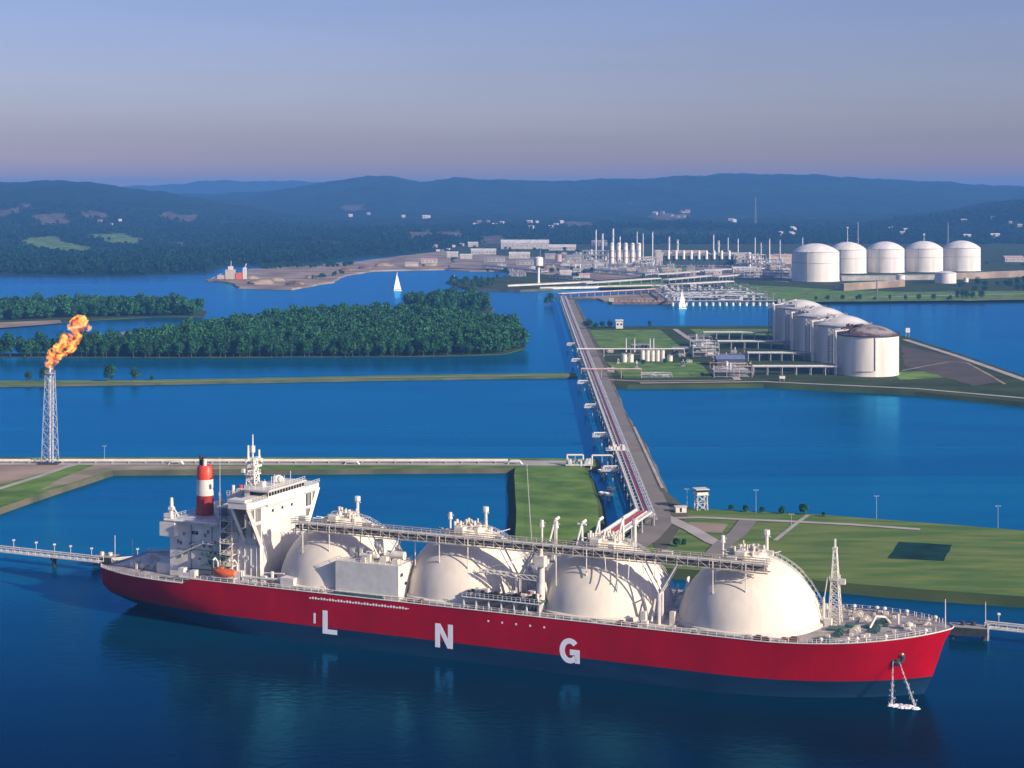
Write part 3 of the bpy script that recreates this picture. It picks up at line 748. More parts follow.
for gx in (-21, -63, -105):
    mb = MB()
    for y in (CY0, CY1):
        mb.bar((gx, y, 24), (gx - 5, y, CZ - 2), .25, 5).bar((gx, y, 24), (gx + 5, y, CZ - 2), .25, 5).bar((gx, y, 15.8), (gx, y, 24.2), .4, 6)
    mb.bar((gx, CY0, 24), (gx, CY1, 24), .25, 5)
    mb.build('support_tower', white, cat)
mb = MB()
for x, s, h in ((-112, 1.6, 1.6), (-108.5, 1.2, 1), (-134, 1.2, 2), (-70, 1, 1.2), (-20, 1.5, 1.2), (-36, .8, 1.6), (-2, 1.3, 1.2), (-6, .8, .9)): mb.box(x - s, x + s, -11.9, -10.4, CZ - .8, CZ - .6 + h)
mb.build('catwalk_cabinet', white, cat)
# far-side cross catwalk jumble over tank 3 (pipes crossing to the manifold)
mb = MB()
for k in range(5):
    x = -37 + k * 3.6; mb.bar((x, -14, CZ - 1), (x + 1.5, -17 - (k % 3), CZ - 4.5 - (k % 3) * .7), .14, 5)
mb.build('cross_pipes', cream, SHIP)
# compressor house
ch = MB().box(-118, -97.5, -19.8, -10, 15.7, 25.6).build('compressor_house', white, SHIP)
MB().box(-97.5, -97.38, -14.2, -13.0, 15.8, 18.2).build('door', dark, ch)
MB().box(-97.5, -97.35, -18.6, -17.2, 22.4, 23.3).box(-97.5, -97.35, -16, -14.8, 19.6, 20.4).build('window', glass_d, ch)
mb = MB().box(-118, -102, -21, -19.86, 15.9, 16.9); mb.build('gangway', green_p, ch)
mb = MB().rail([(-117.8, -19.6, 25.6), (-97.7, -19.6, 25.6), (-97.7, -10.2, 25.6), (-117.8, -10.2, 25.6), (-117.8, -19.6, 25.6)], 1.1, 2)
mb.build('roof_railing', white, ch)
mb = MB()
for k in range(16):
    x = -117 + random.uniform(0, 18); y = random.uniform(-18.5, -11); hh = random.uniform(.8, 3); s = random.uniform(.4, 1.1); mb.box(x - s, x + s, y - s, y + s, 25.55, 25.6 + hh)
mb.bar((-104, -14, 27.5), (-98.5, -14, 27.5), 1.2, 10).bar((-108, -12, 25.5), (-108, -12, 31), 1.6, 12, 1.3).bar((-112, -16, 27), (-106, -16, 27), .7, 8)
for x in (-103, -99.5): mb.box(x - .3, x + .3, -15, -13, 25.5, 27)
mb.build('roof_equipment', cream, ch, smooth=40)
# manifold platform and crane
mp_ = MB().box(-77, -53.6, -20.8, -12.5, 19.1, 19.5).build('manifold_platform', green_p, SHIP)
mb = MB()
for x in np.arange(-76.6, -53.4, 3.83):
    for y in (-20.4, -13): mb.bar((x, y, 15.7), (x, y, 19.2), .28, 6)
mb.rail([(-77, -20.7, 19.5), (-53.7, -20.7, 19.5)], 1.1, 1.3, .06).bar((-77, -20.85, 19.3), (-53.6, -20.85, 19.3), .22, 4); mb.build('platform_frame', ltsteel, mp_)
for k, mm in ((0, dark), (1, cream), (2, rust)):
    mb = MB().box(-76.5, -54, -19.9 + k, -19.2 + k, 19.45, 19.7 + .05 * k)
    for j in range(26 if k < 2 else 10):
        x = random.uniform(-76, -54.5); y = -19.6 + k + random.uniform(-.4, .4); s = random.uniform(.3, .8); h = random.uniform(.8, 2.4)
        if j % 2: mb.box(x - s, x + s, y - s, y + s, 19.45, 19.5 + h)
        else: mb.bar((x, y, 19.8 + h * .4), (x, y + 2.5, 19.8 + h * .4), s * .6, 8)
    mb.build('manifold_valves', mm, mp_)
cr = MB().bar((-55.2, -15.5, 15.6), (-55.2, -15.5, 29), 1.25, 10, .95).box(-56.6, -53.8, -16.9, -14.1, 28.6, 31.6).bar((-55.2, -15.5, 31.4), (-55.2, -15.5, 33.5), .6, 6, .3).build('deck_crane', cream, SHIP, smooth=40)
mb = MB()
for dy in (-.7, .7):
    for dz in (0, 1.3): mb.bar((-56, -15.5 + dy, 24.6 + dz), (-74, -15.5 + dy * .5, 25.4 + dz * .5), .17, 5)
for k in range(9):
    x = -56 - k * 2; z = 24.6 + k * .09
    mb.bar((x, -16.2, z), (x - 2, -16.2, z + 1.25), .09, 4).bar((x, -14.8, z), (x - 2, -14.8, z + 1.25), .09, 4)
mb.bar((-55.2, -15.5, 33), (-73, -15.5, 26), .07, 4)
mb.build('crane_jib', cream, cr)
mb = MB()
for dx in (-4, -2.8, 2.4): mb.bar((-55.2 + dx, -14, 15.7), (-55.2 + dx * .3, -14.5, 24), .3, 6)
mb.box(-58.5, -56.5, -17.5, -14, 19.3, 21.8); mb.build('crane_bracing', white, cr)
# superstructure
aft = MB().box(-180, -161, -13.5, 13.5, 14.2, 31).build('accommodation_block', white, SHIP)
MB().box(-181, -162, -15, 15, 31, 31.5).build('funnel_deck', ltsteel, aft)
MB().rail([(-162.5, -14.8, 31.5), (-180.8, -14.8, 31.5), (-180.8, 14.8, 31.5)], 1.1, 2).bar((-162, -15.05, 31.7), (-181, -15.05, 31.7), .42, 4).build('deck_rail', white, aft)
MB().box(-182.4, -177, -15.6, -8, 26.8, 31).build('side_house', white, aft)
MB().bar((-179.8, -13, 31.4), (-179.8, -13, 38.2), .9, 8, .45).bar((-181.2, -13, 33.5), (-178, -13, 33.5), .35, 6).box(-181.6, -179, -14.6, -12, 31.4, 33.4).bar((-179.8, -13, 36), (-177, -13, 32.5), .25, 5).bar((-180.6, -13, 34.8), (-179, -13, 34.8), .8, 6).build('kingpost', white, aft)
mb = MB()
for k, (x, z) in enumerate([(-171.5, 28.2), (-170.2, 28.2), (-165, 22.6), (-163.4, 22.6), (-165.5, 19.6)]): 
    MB().box(x - .5, x + .5, -13.56, -13.45, z - .5, z + .5).build('window', glass_d, aft)
mb = MB()
for k in range(14):
    f = k / 13; x = lerp(-178, -167, f); z = lerp(20.5, 25.5, f); mb.box(x - .5, x + .5, -15, -13.5, z, z + .15)
mb.bar((-178.5, -14.9, 20.5), (-166.5, -14.9, 25.7), .25, 5).bar((-178.5, -14.9, 21.6), (-166.5, -14.9, 26.8), .08, 4).box(-167, -161, -15.2, -13.5, 25.4, 25.6).rail([(-167, -15.1, 25.6), (-161, -15.1, 25.6)], 1.1, 1.6)
mb.build('side_stair', ltsteel, aft)
mb = MB()
for z in (19, 22.2): mb.box(-167, -158, -16.4, -13.5, z, z + .2).rail([(-167, -16.3, z + .2), (-158, -16.3, z + .2)], 1.1, 1.5)
mb.build('side_gallery', green_p, aft)
tow = MB().box(-161, -147.5, -13, 13, 15.7, 37.6).build('bridge_tower', white, SHIP)
mb = MB()
for z in (19.4, 22.8, 26.2, 29.6, 33): mb.box(-160.5, -156, -15.8, -13, z, z + .22).rail([(-160.4, -15.7, z + .2), (-156, -15.7, z + .2)], 1.1, 1.1, .07).bar((-160.4, -15.6, z - 3.4), (-156.4, -14.6, z), .18, 4)
for x in (-160.4, -156.2): mb.bar((x, -15.6, 15.8), (x, -15.6, 34.5), .17, 5)
mb.build('outside_stair', cream, tow)
bridge = MB()
bridge.prism([(-154, -21), (-147.5, -21), (-146.3, -19), (-146.3, 19), (-147.5, 21), (-154, 21)], 38.2, 40.1)
bridge.box(-155, -146.6, -10.5, 10.5, 37.6, 42.0); bridge.box(-155.5, -146.0, -11, 11, 42.0, 42.3)
bridge.box(-154, -148, -21.2, -17.5, 40.1, 40.9)
bridge = bridge.build('bridge', white, tow)
for k in range(13):
    y = -9.6 + k * 1.6; MB().box(-146.6, -146.5, y - .62, y + .62, 40.5, 41.6).build('bridge_window', glass_d, bridge)
MB().box(-153, -146.7, -10.55, -10.45, 40.5, 41.5).build('bridge_window', glass_d, bridge)
for k, (y, z) in enumerate([(-6.5, 35.6), (-1, 35.6), (4.5, 35.6)]): MB().box(-147.5, -147.4, y - .5, y + .5, z - .4, z + .4).build('window', glass_d, tow)
# wing supports: plates with rounded openings built as frames
for s in (-1, 1):
    mb = MB(); F0 = -147.55
    top, out_, inn = 38.3, 20.6, 13.0
    mb.bar((F0, s * out_ - s * .2, top), (F0, s * (inn - .2), 26.0), .75, 4).bar((F0, s * (inn - .2), 26), (F0, s * (inn - .4), 15.8), .8, 4)
    mb.bar((F0, s * 12.6, 33), (F0, s * 17.2, 33), .55, 4).bar((F0, s * 16.6, 33), (F0, s * 16.6, 38), .3, 4).bar((F0, s * 12.8, 37.9), (F0, s * 20.4, 37.9), .6, 4)
    mb.bar((-153.5, s * 20, 38), (-153.5, s * 13, 27), .6, 4)
    mb.build('wing_support', white, tow)
    pts = [(s * 12.9, 37.8), (s * 20, 37.8), (s * 13, 27)]
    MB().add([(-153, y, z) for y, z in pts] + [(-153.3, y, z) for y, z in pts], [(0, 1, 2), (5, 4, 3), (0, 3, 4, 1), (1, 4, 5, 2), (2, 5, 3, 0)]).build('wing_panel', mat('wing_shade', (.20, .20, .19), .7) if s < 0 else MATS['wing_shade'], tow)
mb = MB()
mb.rail([(-147, -20.6, 40.1), (-147, -11, 40.1)], 1.0, 1.5).rail([(-147, 11, 40.1), (-147, 20.6, 40.1)], 1.0, 1.5).rail([(-155, -10.6, 42.3), (-146.4, -10.6, 42.3), (-146.4, 10.6, 42.3)], 1.1, 1.5)
mb.build('bridge_rail', white, bridge)
mb = MB()
for k in range(11):
    x = random.uniform(-154, -148); y = random.uniform(-9, 10); mb.bar((x, y, 42.3), (x, y, 43 + random.uniform(.8, 2.6)), .1, 5)
mb.box(-153, -151.4, -6, -4, 42.3, 43.8).lathe([(.2, 0), (.95, .3), (1.1, 1.0), (.8, 1.8), (0, 2.2)], (-150, 2, 42.6), 14).box(-154, -153, 4, 7, 42.3, 44)
mb.build('antennas', white, bridge)
mst = MB().lattice((-157.5, -2, 37.5), 3.6, 1.9, 12.5, 6, .26, .17)
mst.bar((-157.5, -2, 50), (-157.5, -2, 57.5), .3, 6, .18).bar((-157.5, -6.2, 49.8), (-157.5, 2.4, 49.8), .22, 5).bar((-157.5, -4.8, 46.5), (-157.5, 1.2, 46.5), .22, 5).box(-159, -156, -4, 0, 49.4, 49.7).box(-159.2, -155.8, -4.2, .2, 45.2, 45.5)
mst.bar((-157.5, -4.6, 49.8), (-157.5, -4.6, 54.5), .45, 7, .3).bar((-157.5, 1.6, 49.8), (-157.5, 1.6, 52.3), .35, 7).box(-156.2, -155.4, -4.2, 0, 47.6, 48.2).box(-159, -158, -6.2, -5.4, 46.2, 47.4).bar((-157.5, -2, 52), (-157.5, -2, 54), .75, 8).box(-158, -157, 1.8, 3, 48.5, 49.5)
mst.rail([(-159, -4, 45.5), (-156, -4, 45.5), (-156, 0, 45.5)], 1.1, 1).rail([(-159, -4, 49.7), (-156, -4, 49.7), (-156, 0, 49.7)], 1.1, 1)
mst.build('radar_mast', white, SHIP)
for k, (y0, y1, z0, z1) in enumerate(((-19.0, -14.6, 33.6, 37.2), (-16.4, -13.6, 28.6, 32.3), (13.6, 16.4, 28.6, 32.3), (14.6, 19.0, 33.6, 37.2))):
    MB().box(-148.4, -147.9, y0, y1, z0, z1).build('wing_opening_shade', MATS['wing_shade'], tow)  # dark plates fill the wing openings, their shade put into the colour
mb = MB().box(-161.3, -159.6, -13.7, -13.02, 15.7, 36.5)  # dark strip paints in the shaded recess behind the rungs and pipes
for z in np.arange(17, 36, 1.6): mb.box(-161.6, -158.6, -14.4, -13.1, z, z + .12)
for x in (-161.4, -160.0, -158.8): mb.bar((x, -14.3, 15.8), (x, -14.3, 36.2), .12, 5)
mb.build('recess_ladder', MATS['wing_shade'], tow)
mb = MB()
for k in range(22):
    x = random.uniform(-160, -149); z = random.uniform(17, 36); mb.box(x - .35, x + .35, -13.5, -12.95, z, z + random.uniform(.5, 1.3))
for x in (-155.5, -153.2, -151, -149): mb.bar((x, -13.25, 15.7), (x, -13.25, 30 + (x + 156)), .16, 5)
mb.box(-160.4, -148.4, -13.45, -13.0, 26.0, 26.2)
mb.build('side_piping', ltsteel, tow)
mb = MB()
for k in range(20):
    x = random.uniform(-177, -163); z = random.uniform(16.5, 29); mb.box(x - .3, x + .3, -13.85, -13.45, z, z + random.uniform(.4, 1.2))
mb.bar((-176, -13.7, 17.2), (-162, -13.7, 17.2), .15, 5).bar((-172, -13.7, 15), (-172, -13.7, 30.5), .13, 5).bar((-164.5, -13.7, 15), (-164.5, -13.7, 30.5), .13, 5).box(-177, -161.5, -13.8, -13.4, 23.0, 23.12)
mb.build('side_fittings', MATS['wing_shade'], aft)
MB().box(-163, -155, -8, 5, 36.5, 39.6).box(-166, -162, -9, 0, 31, 36).build('radio_house', ltsteel, SHIP)
mb = MB().rail([(-163, -8, 39.6), (-155, -8, 39.6)], 1.1, 1).bar((-164.5, -9.5, 31.4), (-164.5, -9.5, 51), .14, 5, .05).bar((-161, -7.5, 39.5), (-161, -7.5, 42.5), .5, 7).box(-160, -158, -7.6, -5.8, 39.6, 41.4)
mb.build('aerial_mast', white, SHIP)
MB().bar((-160.5, -4, 39.6), (-160.5, -4, 42), .6, 8).build('signal_drum', funnel_or, SHIP)
# funnel
fx, fy = -175.0, -2.0
fun = MB().lathe([(2.75, 31.3), (2.6, 37.6)], (fx, fy, 0), 28, sx=1.05, sy=.95).build('funnel', funnel_red, SHIP, smooth=40)
MB().lathe([(2.62, 37.6), (2.5, 42.6)], (fx, fy, 0), 28, sx=1.05, sy=.95).build('funnel_band', white, fun, smooth=40)
MB().lathe([(2.52, 42.6), (2.4, 46.2), (1.9, 46.9), (0, 47)], (fx, fy, 0), 28, sx=1.05, sy=.95).build('funnel_cap', funnel_or, fun, smooth=40)
MB().bar((fx - .3, fy, 46.8), (fx - .3, fy, 49.4), .7, 10, .6).bar((fx - 1.3, fy - .4, 46.8), (fx - 1.3, fy - .4, 50), .5, 8).build('exhaust_pipe', dark, fun)
MB().bar((fx + .5, fy - .9, 46.8), (fx + .5, fy - .9, 49), .6, 10).build('exhaust_pipe', cream, fun)
MB().box(-170.6, -169, -3.0, 0, 31.4, 36).bar((-169.8, -1, 35.8), (-170.2, -1, 38.6), .7, 8, .4).bar((-169.5, -4, 33), (-166, -4, 33.5), .7, 8).build('vent_cowl', white, SHIP)
# stern mooring deck
mb = MB()
for k in range(16):
    x = random.uniform(-203, -187); B = halfB(x, 14) - 2.2; y = random.uniform(-1, 1) * B
    s = random.uniform(.3, .9); mb.box(x - s, x + s, y * .7 - s, y * .7 + s, 14.3, 14.5 + random.uniform(.7, 1.8))
mb.bar((-200, -6, 15.0), (-200, -2, 15.0), .9, 10).bar((-194, -9, 15.0), (-194, -5, 15.0), .9, 10).bar((-204, 0, 14.2), (-204, 0, 21), .12, 5).box(-204.5, -186, -8.6, 8.6, 14.2, 14.45)
mb.build('stern_winches', cream, SHIP)
for s in (-1, 1):
    mb = MB(); prev = None
    for u in US:
        t, B, wz = station(u, 6)
        if t < -169:
            p = Vector((t, s * (B - .2), wz)); mb.bar(p - Vector((0, 0, .2)), p + Vector((0, 0, 1.1)), .07, 4)
            if prev is not None:
                for zz in (.55, 1.1): mb.bar(prev + Vector((0, 0, zz)), p + Vector((0, 0, zz)), .05, 4)
            prev = p
    mb.build('stern_rail', white, SHIP)
MB().box(-186, -180.05, -12, 12, 14.1, 17.5).build('mooring_house', white, SHIP)
mb = MB()
for x, h in ((-172, 2.4), (-170, 1.2), (-168, 2), (-152, 3.2), (-149, 2), (-146, 1.6), (-143, 2.6)):
    mb.box(x - .9, x + .9, -19.2, -17.2, 15.6, 16 + h)
mb.box(-172.5, -131.8, -19.4, -17, 15.6, 15.9).bar((-150, -19, 17.8), (-133, -19, 18.2), .35, 6).bar((-150, -19, 15.8), (-150, -19, 19.5), .35, 6).bar((-140.5, -18, 15.8), (-140.5, -18, 20), .5, 6).box(-136.5, -132, -20, -16, 15.7, 19).bar((-144, -17, 19), (-137, -17, 19.4), .25, 6)
mb.build('davit_deck_gear', white, SHIP)
# lifeboat davits
mb = MB()
for x in (-159.6, -152.8):
    mb.tube([(x, -17.5, 15.8), (x, -18, 21.2), (x, -19.4, 22.6), (x, -20.6, 22.2)], .28, 6).bar((x, -20.2, 22), (x, -20.2, 19.8), .06, 4)
mb.box(-160, -152, -20.8, -18.6, 17.1, 17.3)
for x in (-159, -156, -153): mb.bar((x, -19.5, 15.7), (x, -19.5, 17.2), .2, 5)
dv = mb.build('davit', white, SHIP)
lb_l = Vector((-156.2, -19.7, 17.25)); M_ = SHIP.matrix_basis.copy()
lbw = M_ @ lb_l
lb = thing('lifeboat', 'small orange enclosed lifeboat hanging in white davits beside the ship accommodation', 'lifeboat', lbw, R(-23.9))
pr = MB(); N2 = 13
VV = []; FF = []
for i in range(N2):
    f = i / (N2 - 1); x = -3.6 + 7.2 * f; w_ = 1.45 * math.sin(math.pi * min(max(f, .04), .96)) ** .45; zb = .9 - .9 * math.sin(math.pi * min(max(f, .03), .97)) ** .6
    for y, z in ((0, zb), (-w_ * .7, zb + .25), (-w_, 1.25), (-w_ * .85, 1.9), (-w_ * .45, 2.5), (w_ * .45, 2.5), (w_ * .85, 1.9), (w_, 1.25), (w_ * .7, zb + .25)): VV.append((x, y, z))
for i in range(N2 - 1):
    for j in range(9): FF.append((i * 9 + j, (i + 1) * 9 + j, (i + 1) * 9 + (j + 1) % 9, i * 9 + (j + 1) % 9))
FF += [tuple(range(9)), tuple(range((N2 - 1) * 9, N2 * 9))]
pr.add(VV, FF).build('boat_hull', orange_p, lb, smooth=50)
MB().box(-1.8, -.4, -.7, .7, 2.4, 3.0).build('cockpit', orange_p, lb)
# foremast
fm = MB().lattice((22.6, 3, 16.6), 3.2, .8, 20.2, 11, .14, .075).bar((22.6, 3, 36.8), (22.6, 3, 39.2), .3, 6).box(21.4, 23.8, 1.8, 4.2, 28.2, 28.4).rail([(21.4, 1.8, 28.4), (23.8, 1.8, 28.4), (23.8, 4.2, 28.4)], 1, 1).box(24, 25.4, 2.5, 3.5, 27.2, 28.6).box(22, 23.2, 2.4, 3.6, 36.4, 37)
fm.build('foremast', white, SHIP)
MB().bar((20.3, 0, 16), (20.3, 0, 24), .28, 6).bar((18.8, 2, 16), (20.8, 2, 29), .16, 5).box(20.6, 22.4, -.8, 1, 15.8, 18.4).build('mast_base', white, SHIP)
# foredeck
def wl_(x, y, z, s=1.0):
    m = MB().bar((x, y - 2.2 * s, z + 1.1), (x, y + 2.2 * s, z + 1.1), .55 * s, 12).box(x - 1.3 * s, x + 1.3 * s, y - .4, y + .4, z - .1, z + 1.5)
    for d in (-2.2, 0, 2.2): m.bar((x, y + d * s - .12, z + 1.1), (x, y + d * s + .12, z + 1.1), 1.05 * s, 14)
    return m
for (x, y, mm) in ((30, -6, cream), (30, 6, cream), (35, -5, green_p), (35, 5, green_p), (26.5, -10, green_p), (27, 11, cream)):
    wl_(x, y, deck_h(x) - .9).build('windlass', mm, SHIP, smooth=40)
mb = MB()
for k in range(64):
    x = random.uniform(23, 48); B = halfB(x, 17) - 2.2; y = random.uniform(-1, 1) * B; z = deck_h(x) - .95; s = random.uniform(.25, .6)
    mb.box(x - s, x + s, y - s, y + s, z, z + random.uniform(.6, 1.6))
mb.bar((40, 0, 17.4), (40, 0, 21.5), .35, 7).tube([(33, -2, 17.5), (34, 1, 20), (36, 3, 19.6), (37, 5, 17.6)], .3, 6).bar((46, 3, 18), (47.5, 3.4, 20.3), .5, 8).bar((44, 4, 19.5), (49, 1.5, 20), .35, 6, .05).lathe([(.5, 0), (.5, .8), (1.1, 1.0), (1.1, 1.6), (0, 2)], (43, -1, 18), 14)
mb.build('foredeck_fittings', cream, SHIP)
mb = MB()
for x, y, s, h in ((24.5, -4, 2.2, 1.4), (28, -1, 1.6, 1.8), (33, 0, 1.8, 1.2), (25, -17, 1.4, 1.7), (38, 2, 2.2, .8), (22.5, -14.5, 1.0, 1.2)): 
    z = deck_h(x) - 1; mb.box(x - s, x + s, y - s * .8, y + s * .8, z, z + h)
mb.build('hatch_cover', green_p, SHIP)
for x in np.arange(22, 52, 2.2):
    for s in (-1, 1):
        B = max(halfB(x, 18) - .6, .1); z = deck_h(x); mb = MB().bar((x, s * B, z - .5), (x, s * B, z + 1.2), .12, 5)
        if int(x) % 3 == 0: mb.lathe([(.25, -.3), (.25, .5), (.6, .8), (.5, 1.3), (0, 1.5)], (x, s * (B - .3), z), 10)
        mb.build('bow_post', white, SHIP)
MB().bar((52.2, 0, 18.4), (52.2, 0, 26.5), .17, 6, .1).build('jackstaff', white, SHIP)
# anchor and its washing jets
AX = 41.8
def on_hull(x, w): return halfB(x, w)
aB = on_hull(AX, 12)
hz = MB().lathe([(0, .2), (1.15, .2), (1.3, .5), (1.75, .5), (1.95, .1), (1.95, -.6)], n=22).build('hawse_pipe', dark, SHIP, smooth=40)
hz.location = (AX, -aB + .05, 12.9); hz.rotation_euler = (R(78), 0, R(16))
MB().bar((AX + .5, -aB - .35, 13.9), (AX + 1.3, -aB - .1, 13.1), .4, 6).bar((AX - .2, -aB - .4, 12.4), (AX - .3, -aB - .35, 11.0), .35, 6).bar((AX - 1.2, -aB - .25, 11.2), (AX + .9, -aB - .25, 11.0), .4, 6).build('anchor', dark, SHIP)
MB().bar((AX + 1.0, -aB - .2, 14.4), (AX + 1.5, -aB - .1, 13.6), .3, 6).build('hawse_lip', cream, SHIP)
def spray_material():
    m = bpy.data.materials.new('water_spray'); m.use_nodes = True; N_ = m.node_tree.nodes; L = m.node_tree.links; b = N_['Principled BSDF']
    b.inputs['Base Color'].default_value = (.85, .87, .9, 1); b.inputs['Roughness'].default_value = .9
    tc = N_.new('ShaderNodeTexCoord'); nz = N_.new('ShaderNodeTexNoise'); nz.inputs['Scale'].default_value = 1.6; nz.inputs['Detail'].default_value = 4; L.new(tc.outputs['Object'], nz.inputs[0])
    mr = N_.new('ShaderNodeMapRange'); mr.inputs['From Min'].default_value = .35; mr.inputs['From Max'].default_value = .65; mr.inputs['To Min'].default_value = .02; mr.inputs['To Max'].default_value = .5; L.new(nz.outputs[0], mr.inputs[0]); L.new(mr.outputs[0], b.inputs['Alpha'])
    return m
spray = spray_material()
def jet(p, q, r0, r1, seed):
    m = MB(); r = random.Random(seed); p = Vector(p); q = Vector(q); last = p
    for k in range(1, 15):
        f = k / 14; c = p.lerp(q, f); c.z -= 0; rr = lerp(r0, r1, f) * r.uniform(.75, 1.25)
        m.bar(last, c, lerp(r0, r1, f - 1 / 14) * r.uniform(.8, 1.2), 7, rr); last = c
    for k in range(26):
        f = r.uniform(.3, 1); c = p.lerp(q, f) + Vector((r.uniform(-1, 1), r.uniform(-1, 1), r.uniform(-1, 1))) * (.3 + f * .9); s = r.uniform(.05, .16)
        m.bar(c, c - Vector((0, 0, s * 4)), s, 5, s * .4)
    return m
b0 = Vector((AX, -aB - 1.0, 12.0))
for k, (dx, dy, lab) in enumerate(((-.9, -1.6, 'thin white water jet falling straight down from the anchor pipe at the bow'), (5.4, -2.6, 'white water jet slanting forward from the anchor pipe down to the sea'))):
    p = M_ @ (b0 + Vector((-.9 if k == 0 else .7, 0, 0))); q = M_ @ (b0 + Vector((dx, dy, -10.7)))
    o = jet(p, q, .12, .34, k).build('water_jet', spray); tag(o, lab, 'water jet')
sp = MB(); r_ = random.Random(3)
for k in range(70):
    a = r_.uniform(0, 6.28); d = r_.uniform(0, 1) ** .6
    c = M_ @ Vector((AX + 2.2 + math.cos(a) * d * 4.2, -aB - 3.2 + math.sin(a) * d * 1.7, 1.27)); s = r_.uniform(.25, .8)
    sp.lathe([(s, 0), (s * .8, s * .25), (0, s * .45)], c, 8)
tag(sp.build('sea_foam', foam, smooth=60), 'patch of white foam on the water where the anchor jets hit', 'foam', None, 'stuff')

# ---------------------------------------------------------------- haze (one even box of air)
def haze_box():
    m = bpy.data.materials.new('haze'); m.use_nodes = True; N_ = m.node_tree.nodes; L = m.node_tree.links
    for n in list(N_):
        if n.type != 'OUTPUT_MATERIAL': N_.remove(n)
    v = N_.new('ShaderNodeVolumePrincipled'); v.inputs['Density'].default_value = HAZE_DENSITY; v.inputs['Color'].default_value = HAZE_COLOR; v.inputs['Anisotropy'].default_value = 0.0
    L.new(v.outputs[0], [n for n in N_ if n.type == 'OUTPUT_MATERIAL'][0].inputs['Volume'])
    o = MB().box(-8200, 8200, -500, 15200, -12, 246).build('haze', m)
    tag(o, kind='stuff'); tag(o, 'thin blue haze in the air over the estuary and hills', 'haze')
haze_box()

# ---------------------------------------------------------------- trestle and jetty
def RX(Y): return 48.8 + (Y - 668) * .007
def straight(p, q, off, z):
    p = Vector((p[0], p[1], 0)); q = Vector((q[0], q[1], 0)); d = (q - p).normalized(); nn = Vector((d.y, -d.x, 0))
    return p + nn * off + Vector((0, 0, z)), q + nn * off + Vector((0, 0, z))
def pipe_rack(name, label, cat_, p, q, width, z, nb, pipes, group=None, zb=-3.0, beam=steel, pr=.25):
    """pipes: list of (offset, dz, radius, material)"""
    root = thing(name, label, cat_, (p[0], p[1], 0), 0, group); o0 = Vector((p[0], p[1], 0))
    pv = Vector((p[0], p[1], 0)); qv = Vector((q[0], q[1], 0)); d = (qv - pv).normalized(); nn = Vector((d.y, -d.x, 0))
    first = None
    for k in range(nb):
        c = pv.lerp(qv, k / max(1, nb - 1))
        if first is None:
            m = MB(); a = nn * (.2); b = nn * (width - .2)
            m.bar(a + Vector((0, 0, zb)), a + Vector((0, 0, z)), pr, 6).bar(b + Vector((0, 0, zb)), b + Vector((0, 0, z)), pr, 6)
            m.bar(Vector((0, 0, z - .3)), nn * width + Vector((0, 0, z - .3)), pr, 5).bar(a + Vector((0, 0, z * .35)), b + Vector((0, 0, z * .9)), pr * .5, 4)
            first = m.build('bent', beam, root)
        else:
            b2 = first.copy(); sc.collection.objects.link(b2); b2.parent = root; b2.location = c - o0
    for (off, dz, r, mm) in pipes:
        a, b = straight(p, q, off, z + dz); MB().bar(a - o0, b - o0, r, 8).build('pipe', mm, root, smooth=40)
    return root
TR = pipe_rack('pipe_trestle', 'very long pipe trestle with white and red pipes beside the causeway road', 'pipe trestle', (RX(660) , 660), (RX(2062), 2062), 6.6, 6.6, 62,
     [(.3, .45, .5, white), (1.25, .2, .3, ltsteel), (2.1, .15, .25, dark), (2.8, .4, .36, ltsteel), (3.6, .4, .34, pipered), (4.3, .3, .28, rust), (5.0, .3, .3, ltsteel), (5.7, .35, .35, ltsteel), (6.5, .55, .34, white)])
pl = MB().box(2.5, 4.4, 0, 1402, 6.0, 6.12)
for k, v in enumerate(pl.v): pl.v[k] = (v[0] + v[1] * .007, v[1], v[2])
pl.build('deck_plate', conc, TR)
for k_ in range(2):
    mb = MB().bar((0, 0, 7.35 + k_ * .25), (1402 * .007, 1402, 7.35 + k_ * .25), .06, 4) if k_ == 0 else MB().bar((6.95, 0, 7.6), (6.95 + 1402 * .007, 1402, 7.6), .07, 4)
    for j in range(0, 175): y = j * 8.0; mb.bar((y * .007 + (0 if k_ == 0 else 4.6), y, 6.9), (y * .007 + (2.4 if k_ == 0 else 7.1), y, 7.1 if k_ == 0 else 7.6), .17, 4)
    mb.build('cross_ties', ltsteel if k_ else steel, TR)
mb = MB()
mb.box(6.9, 7.9, 0, 1395, 5.2, 5.5)
for k, v in enumerate(mb.v): mb.v[k] = (v[0] + v[1] * .007, v[1], v[2])
mb.build('side_walkway', steel, TR)
jA, jB = (53.5, 664), (24, 572)
pipe_rack('jetty_pipe_rack', 'short slanting pipe rack with a red pipe between the trestle and the ship', 'pipe rack', (48.0, 663), (23, 592), -6.6, 7.5, 6,
     [(-.3, .9, .65, white), (-1.4, .5, .35, ltsteel), (-2.4, .3, .75, pipered), (-3.5, .3, .45, pipered), (-4.6, .5, .4, cream), (-5.6, .4, .35, ltsteel), (-6.6, .4, .45, white)], pr=.4)
jt = thing('jetty_platform', 'grey jetty platform with loading gear on piles behind the ship domes', 'jetty', (20, 556, 0), R(-23.9))
MB().box(-24, 26, -12, 12, 9.2, 10.4).build('platform_slab', conc, jt)
mb0 = None
for x in (-21, -10, 1, 12, 23):
    for y in (-10, 10):
        m = MB().bar((0, 0, -6), (0, 0, 9.3), .8, 8) if mb0 is None else None
        if mb0 is None: mb0 = m.build('pile', steel, jt); mb0.location = (x, y, 0)
        else:
            c = mb0.copy(); sc.collection.objects.link(c); c.parent = jt; c.location = (x, y, 0)
mb = MB()
